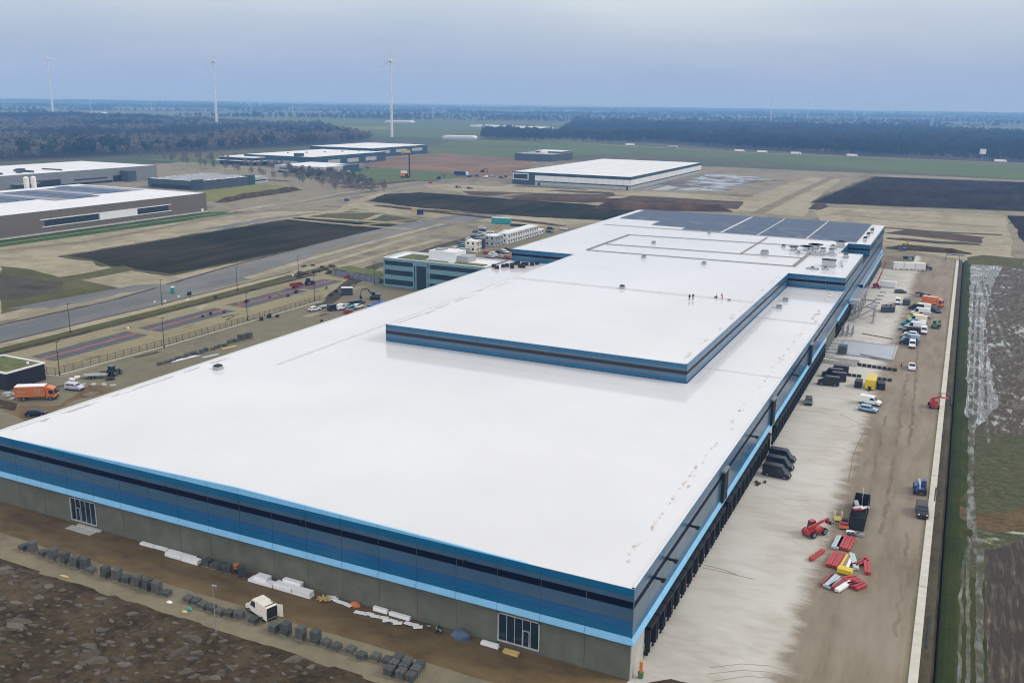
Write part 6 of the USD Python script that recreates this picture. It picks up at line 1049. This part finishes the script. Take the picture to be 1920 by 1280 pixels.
# fence with posts and wire bars
def fence(pts, label, n_bar=9, h=2.0):
    t = thing('fence', label, 'fence', (0, 0, 0)); pts = np.array(pts)
    for p, q in zip(pts[:-1], pts[1:]):
        L = np.linalg.norm(q-p); n = max(1, int(L/2.6)); d = (q-p)/n
        for i in range(n):
            a = p+d*i; b = a+d; mesh('post', MB().box(a[0]-.05, a[0]+.05, a[1]-.05, a[1]+.05, 0, h+.1), 'trim_black', t)
            m = MB().bar((*a, h-.05), (*b, h-.05), .05).bar((*a, .15), (*b, .15), .05).bar((*a, h*.55), (*b, h*.55), .03)
            for k in range(1, n_bar): c = a+d*k/n_bar; m.box(c[0]-.014, c[0]+.014, c[1]-.014, c[1]+.014, .15, h-.05)
            mesh('bar_panel', m, 'trim_black', t)
fence([(-198, 56.5), (-179.2, 59.6), (-176.9, 100), (-176.3, 150), (-176.2, 172)], 'dark bar fence along the edge of the brown car park')
fence([(-181, 33.5), (-174.2, 38.5), (-172.0, 35.2)], 'curved dark fence piece at the lower left edge')
tag(mesh('fence_kerb', coping([(-198, 55.9), (-178.7, 59.0), (-176.3, 100), (-175.7, 172)], .14, .2, .3), 'kerb_concrete'), 'pale kerb at the foot of the dark bar fence', 'kerb')
lam = [(112, 703, 590, 9), (308, 652, 0, 9), (464, 600, 0, 9), (590, 563, 0, 9), (702, 532, 0, 9), (132, 623, 0, 9), (304, 572, 0, 9), (445, 545, 0, 9), (560, 520, 0, 9)]
def lamp(t): mesh('pole', MB().cyl(0, 0, 0, 9, .12, .06, 8), 'trim_black', t); mesh('lamp_head', MB().box(-.1, .9, -.14, .14, 8.95, 9.1), 'trim_black', t); mesh('base', MB().cyl(0, 0, 0, .9, .17, .15, 8), 'trim_black', t)
for i, (u, v, *_r) in enumerate(lam): put('lamp', lamp, 'street_lamp', 'dark lamp post along the %s, %s from the left' % ('fence' if i < 5 else 'pale road strip', ORD[i if i < 5 else i-5]), 'lamp post', P(u, v), PI/2, 'lamp posts by the car park')
for i, (u, v, w, m) in enumerate([(240, 616, .5, 'lamp_white'), (380, 594, .6, 'core_dark'), (395, 589, .7, 'core_dark'), (420, 586, .6, 'core_dark'), (355, 553, 1.2, 'core_dark'), (404, 559, .9, 'core_dark'), (290, 567, .5, 'lamp_white'), (309, 566, .6, 'lamp_white'), (335, 557, .6, 'lamp_white'), (352, 563, .5, 'lamp_white'), (447, 570, 1.0, 'timber'), (455, 568, 1.0, 'timber'), (462, 567, 1.0, 'core_dark'), (524, 552, .9, 'timber'), (506, 558, .7, 'dkred_'), (540, 556, .8, 'core_dark'), (555, 549, 1.0, 'core_dark'), (612, 541, .7, 'core_dark'), (595, 546, .6, 'timber'), (650, 522, 1.3, 'dkred_'), (668, 521, .7, 'core_dark'), (630, 548, 1.0, 'core_dark'), (620, 555, 1.0, 'core_dark'), (505, 595, 1.2, 'core_dark'), (490, 600, 1.0, 'core_dark'), (520, 594, .8, 'core_dark'), (603, 602, .6, 'core_dark'), (685, 508, .6, 'lamp_white'), (549, 517, .6, 'lamp_white')]):
    q = P(u, v); m = 'paint_dkred' if m == 'dkred_' else m; cn = {'lamp_white': 'white', 'core_dark': 'dark', 'timber': 'brown', 'paint_dkred': 'dark red'}[m]
    tag(mesh('site_bundle', MB().obox((q[0], q[1], w*.4), (w*1.3, w, w*.8), i*.5).obox((q[0]+w*.2, q[1]+w*.1, w*.9), (w*.8, w*.7, w*.35), i*.9), m), '%s bundle of building material on the car park works, %s from the left' % (cn, ORD[sorted([240, 380, 395, 420, 355, 404, 290, 309, 335, 352, 447, 455, 462, 524, 506, 540, 555, 612, 595, 650, 668, 630, 620, 505, 490, 520, 603, 685, 549]).index(u)]), 'bundle')
for i, (u_, v_) in enumerate(sorted((560+R.random()*70, 498+R.random()*22) for _ in range(16))): q = P(u_, v_); tag(mesh('soil_lump', MB().obox((q[0], q[1], .3), (R.uniform(1, 3), R.uniform(1, 2), .6), R.random()*3), 'clay_dark'), 'dark soil lump left of the grass roofed shelter, %s from the left' % ORD[i], 'soil', 'soil lumps by the shelter')
# ------------------------------------------------------------------ people
M('hivis_yellow', (.70, .75, .04), .7, .1, 2); M('cloth_dark', (.015, .017, .022), .8, .2, 2); M('skin', (.42, .26, .19), .6, .1, 2); M('cloth_red', (.42, .03, .03), .8, .2, 2)
import manifold3d as m3
def body_mesh(chains):
    out = None
    for (p, r0), (q, r1) in chains:
        s = [m3.Manifold.sphere(r, 10).translate([float(c) for c in p_]) for p_, r in ((p, r0), (q, r1))]; h = m3.Manifold.batch_hull(s); out = h if out is None else out+h
    mm = out.refine_to_length(.07).to_mesh(); tm = trimesh.Trimesh(mm.vert_properties[:, :3], mm.tri_verts); trimesh.smoothing.filter_taubin(tm, iterations=6); return np.array(tm.vertices), np.array(tm.faces)
def person(jacket, trousers, lean=0.0, stride=.12, arm=.1):
    def b(t):
        L = lean; hip, ch, nk = np.array([0, 0, .92]), np.array([L*.5, 0, 1.28]), np.array([L*.8, 0, 1.48]); J = []
        for s in (-1, 1):
            h, k, a = hip+[0, s*.10, -.04], np.array([s*stride*.5, s*.11, .5]), np.array([s*stride, s*.12, .09]); J += [((h, .095), (k, .065)), ((k, .062), (a, .045)), ((a, .045), (a+[.16, 0, -.045], .04))]
        legs = J+[((hip+[0, -.07, 0], .11), (hip+[0, .07, 0], .11))]
        A = [((hip+[0, -.06, .05], .12), (ch+[0, -.09, 0], .13)), ((hip+[0, .06, .05], .12), (ch+[0, .09, 0], .13)), ((ch, .13), (nk, .07)), ((nk, .055), (nk+[.01, 0, .1], .05)), ((nk+[.02, 0, .19], .105), (nk+[.02, 0, .25], .095))]
        for s in (-1, 1):
            sh, el, wr = ch+[0, s*.2, .1], ch+[arm, s*.27, -.17], ch+[arm+.17, s*.24, -.40]; A += [((sh, .058), (el, .045)), ((el, .043), (wr, .032)), ((wr, .036), (wr+[.03, 0, -.08], .034)), ((ch+[0, 0, .08], .09), (sh, .06))]
            for f in range(5): J2 = ((wr+[.03+.012*(f-2), s*.01, -.08], .012), (wr+[.045+.02*(f-2)*.6, s*.01, -.17+.02*abs(f-2)], .009)); A.append(J2)
        mesh('body', body_mesh(legs+A), 'skin', t, True)
        tv, tf = body_mesh([((p, r0+.012), (q, r1+.014)) for (p, r0), (q, r1) in legs if r1 > .041]); mesh('trousers', (tv, tf), trousers, t, True)
        jv, jf = body_mesh([((p, r0+.016), (q, r1+.016)) for (p, r0), (q, r1) in A[:3]+[A[5], A[6], A[8]]+[A[5+9], A[6+9], A[8+9]]]); mesh('jacket', (jv, jf), jacket, t, True)
        hd = nk+np.array([.02, 0, .25]); hm = trimesh.creation.icosphere(2, .118); hm.vertices[:, 2] = np.maximum(hm.vertices[:, 2], .0); mesh('helmet', MB().add(np.array(hm.vertices)*[1.08, 1, .95]+hd+[0, 0, .02], hm.faces), 'white_paint', t, True)
        for s in (-1, 1): mesh('eye', MB().box(hd[0]+.085, hd[0]+.1, s*.035-.012, s*.035+.012, hd[2]-.04, hd[2]-.025), 'cloth_dark', t)
        mesh('nose', MB().frus((hd[0]+.09, hd[0]+.125, -.014, .014, hd[2]-.085), (hd[0]+.09, hd[0]+.1, -.008, .008, hd[2]-.03)), 'skin', t)
        for s in (-1, 1): mesh('boot', MB().obox((s*stride+.06, s*.12, .05), (.29, .11, .12)), 'cloth_dark', t)
    return b
def roof_at(u, v): p = at(u, v, U); return (p[0], p[1], U+.005)
put('pd', person('cloth_dark', 'cloth_dark'), 'person', 'person in dark clothes standing on the raised roof, left of the pair', 'person', roof_at(1292.5, 562), 1.8); put('pd2', person('cloth_dark', 'cloth_dark', 0, .05), 'person', 'person in dark clothes standing on the raised roof, right of the pair', 'person', roof_at(1299, 561), 1.4)
put('pr', person('cloth_red', 'cloth_dark', .25, .16), 'person', 'worker in red jacket bending over the roof gutter', 'person', roof_at(1354, 560), -2.6); put('pw', person('white_paint', 'cloth_dark', .1, .1), 'person', 'worker in white top left of the red jacketed worker on the roof', 'person', roof_at(1343, 559), .4)
put('py', person('hivis_yellow', 'cloth_dark', .1, .14), 'person', 'worker in bright yellow jacket beside the black gatehouse', 'person', P(54, 714), .8)
put('po', person('paint_orange', 'cloth_dark', .0, .14), 'person', 'worker in orange jacket behind the white pickup near the pale slab', 'person', P(1690, 687), .2)
for i, (u, v) in enumerate([(1342, 558), (1367, 563)]): q = at(u, v, U); tag(mesh('tool_case', MB().obox((q[0], q[1], U+.2), (.9, .6, .4), .3), 'duct_grey'), 'grey tool case on the roof gutter, %s of the red jacketed worker' % ('left', 'right')[i], 'tool case')
# ------------------------------------------------------------------ cabins and cars behind the office
def cabin_stack(levels, m, seed):
    def b(t):
        for k in range(levels):
            u = mesh('cabin', MB().box(-3, 3, -1.42, 1.42, k*2.75+.1, k*2.75+2.7), m, t)
            for x in (-1.6, 1.2): mesh('window', MB().box(x-.5, x+.5, -1.46, -1.4, k*2.75+1.1, k*2.75+2.1), 'office_glass', u)
            mesh('window', MB().box(2.96, 3.03, -.9, -.1, k*2.75+1.0, k*2.75+2.1), 'office_glass', u); mesh('door', MB().box(2.96, 3.03, .25, 1.05, k*2.75+.15, k*2.75+2.15), 'shelter_blue' if seed else 'clad_dark', u)
        mesh('roof', MB().box(-3.05, 3.05, -1.45, 1.45, levels*2.75-.05, levels*2.75+.06), 'clad_white', t)
    return b
for i in range(13): put(('cab', 2, 0), cabin_stack(2, 'clad_white', 0), 'site_cabin', 'white two storey site cabin in the long row behind the office, %s from the front' % ORD[i], 'cabin', (-180.5, 331+i*2.95, 0), 0, 'white site cabins in the long row')
put(('cab', 1, 0), cabin_stack(1, 'clad_white', 0), 'site_cabin', 'single storey white cabin at the far end of the cabin row', 'cabin', (-180.5, 371, 0)); put(('cab', 1, 0), cabin_stack(1, 'clad_white', 0), 'site_cabin', 'second single storey white cabin past the cabin row', 'cabin', (-180.5, 374.2, 0))
for i in range(3): put(('cab', 2, 1), cabin_stack(2, 'clad_pale', 1), 'site_cabin', 'grey site cabin with blue doors, %s of three before the white row' % ORD[i], 'cabin', (-181.5, 318.5+i*2.95, 0), 0, 'grey site cabins with blue doors')
for i in range(2): put(('cabc', 2), cabin_stack(2, 'paint_cream', 0), 'site_cabin', 'cream two storey site cabin nearest the office, %s one' % ('front', 'back')[i], 'cabin', (-181.5, 298+i*2.95, 0), 0, 'cream site cabins nearest the office')
box_thing('blue_container', 'dark blue container between the cream and grey cabins', 'container', -184, 310, 6, 2.5, 5.0, 'paint_navy', 0, 6); box_thing('teal_container', 'teal container with white roof behind the car park', 'container', *P(940, 419)[:2], 12, 2.6, 3.4, 'paint_teal', .1, 10, roofm='clad_white'); box_thing('grey_box', 'pale grey equipment box left of the cream cabins', 'box', *P(872, 474)[:2], 5, 2.4, 2.4, 'clad_pale', .3, 4); box_thing('blue_container', 'blue container on the pale road in the middle distance', 'container', *P(788, 402)[:2], 4, 2.5, 3.2, 'paint_navy', .4, 4); box_thing('orange_box', 'orange machine body beside the blue container on the pale road', 'machine', *P(778, 396)[:2], 4, 2.4, 2.0, 'ply_yellow', .4, 4)
cars = [(864, 458, 'grey'), (880, 450, 'white'), (889, 446, 'black'), (894, 443, 'silver'), (902, 440, 'silver'), (910, 441, 'white'), (919, 437, 'white'), (905, 433, 'grey'), (904, 429, 'white'), (893, 436, 'green'), (868, 463, 'teal'), (846, 472, 'silver'), (854, 469, 'white'), (919, 483, 'silver'), (925, 478, 'white'), (930, 481, 'white'), (937, 475, 'black'), (943, 472, 'silver'), (947, 474, 'white'), (953, 470, 'black'), (941, 483, 'silver'), (953, 485, 'dkred'), (913, 476, 'red'), (968, 432, 'grey'), (1030, 436, 'grey'), (1032, 430, 'black'), (1057, 431, 'white')]
for i, (u, v, c) in enumerate(cars): veh((c, 'car'), car(c), 'parked_car', '%s car parked around the site cabins, %s from the left' % ({'dkred': 'dark red'}.get(c, c), ORD[sorted(range(len(cars)), key=lambda k: (cars[k][0], k)).index(i)]), 'car', u, v, 20 if v < 466 else -15, 'cars parked around the site cabins')
q = P(973, 424); tag(mesh('material_stack', MB().obox((q[0], q[1], .6), (10, 2.2, 1.2), .1), 'cloth_dark'), 'dark stack with pale cover behind the cabins', 'material'); q = P(955, 434); tag(mesh('red_pile', MB().obox((q[0], q[1], .4), (8, 5, .8), .1), 'rust_dirt'), 'orange red pile beside the white cabin row', 'pile')
# ------------------------------------------------------------------ middle distance machines, lorries, signs
t = thing('piling_rig', 'orange and white piling rig with tall dark mast on the earth plot', 'piling rig', P(760, 333)); mesh('track', MB().box(-3.5, 3.5, -2.4, -1.4, 0, 1.2), 'tyre', t); mesh('track', MB().box(-3.5, 3.5, 1.4, 2.4, 0, 1.2), 'tyre', t); mesh('house', MB().box(-4.5, 2.5, -1.8, 1.8, 1.2, 4.2), 'paint_orange', t); mesh('cab', MB().box(1.0, 3.2, -1.8, -.4, 1.3, 3.8), 'dark_glass', t); mesh('cover', MB().box(-4, 1, -1.6, 1.6, 4.2, 6.2), 'clad_white', t); mesh('mast', MB().bar((4.6, 0, .5), (4.6, 0, 24), .9, .9), 'core_dark', t); mesh('mast_head', MB().box(-3.8, 5.2, -.8, .8, 23, 25.5), 'ply_yellow', t); mesh('leader_rope', MB().bar((-2, 0, 4), (-2.8, 0, 23), .3), 'grey_metal', t)
for i, (u, v, b, key, nm, cat, yaw, lab) in enumerate([(866, 329, lorry('navy', 'white'), ('lor', 'navy', 'white'), 'lorry', 'lorry', 0, 'dark blue lorry with white cab on the earth plot'), (823, 336, excavator('black'), ('exc', 'black'), 'excavator', 'excavator', 30, 'dark excavator on the haul road by the earth plot'), (807, 344, dumper('orange'), ('dump', 'orange'), 'dumper', 'dumper', 0, 'small orange dumper on the haul road'), (905, 323, excavator('black'), ('exc', 'black'), 'excavator', 'excavator', 10, 'dark excavator left of the white banded hall'), (858, 352, machine_pile, 'mach', 'machinery', 'machinery', 0, 'dark machinery group beyond the dark pond field, left'), (880, 354, machine_pile, 'mach', 'machinery', 'machinery', 2, 'dark machinery group beyond the dark pond field, right'), (650, 377, dumper('blue'), ('dump', 'blue'), 'dumper', 'dumper', 0, 'blue dumper at the road junction in the middle distance')]):
    put(key, b, nm, lab, cat, P(u, v), math.radians(yaw))
for i, (u, v, c, lab) in enumerate([(1182, 273.5, 'white', 'far left of the motorway traffic'), (1262, 277.5, 'silver', 'second along the motorway'), (1387, 285, 'white', 'near the farm on the motorway'), (1430, 287, 'white', 'before the dark wood on the motorway'), (1493, 290, 'white', 'middle of the motorway'), (1598, 294, 'white', 'longest looking on the motorway'), (1876, 304.5, 'white', 'at the right edge of the motorway')]): put(('lor', c, 'white'), lorry(c, 'white'), 'lorry', '%s lorry %s' % (c, lab), 'lorry', P(u, v), math.radians(8), 'lorries on the motorway')
q = P(1841, 300); t = thing('billboard', 'white square roadside billboard before the dark wood', 'billboard', q, -.3); mesh('pole', MB().cyl(0, 0, 0, 8, .5, .4, 10), 'grey_metal', t); mesh('board', MB().box(-4, 4, -.4, .4, 8, 15), 'clad_white', t)
for i, (u, v) in enumerate([(655, 312), (664, 313), (672, 310), (640, 325), (652, 324), (664, 321), (676, 320), (690, 316), (515, 305), (525, 306), (535, 304), (545, 306), (556, 305), (700, 303), (690, 304), (780, 289), (788, 288), (796, 287), (880, 332), (895, 331), (910, 333), (925, 331), (940, 334), (948, 332)]): c = ('white', 'silver', 'blue', 'grey')[i % 4]; veh((c, 'small'), van(c, 4.6, 1.9, 2.1), 'parked_van', '%s vehicle parked beside the distant halls, %s from the left' % (c, ORD[sorted([655, 664, 672, 640, 652, 664.1, 676, 690, 515, 525, 535, 545, 556, 700, 690.1, 780, 788, 796, 880, 895, 910, 925, 940, 948]).index(u if i not in (5, 14) else u+.1)]), 'van', u, v, R.uniform(0, 180), 'vehicles beside the distant halls')
#@@HAZE
hz = MB().box(-16500, 16500, -16500, 16500, -2, 212)
usdkit.material(stage, '/World/Looks/air', {'v': ('principled_volume', {'color': (.18, .43, .90), 'absorption_color': (.46, .27, .0), 'density': 1/4700., 'anisotropy': 0.0})}, surface=None, volume='v.volume')
tag(mesh('haze', hz, UsdShade.Material.Get(stage, '/World/Looks/air')), kind='stuff')
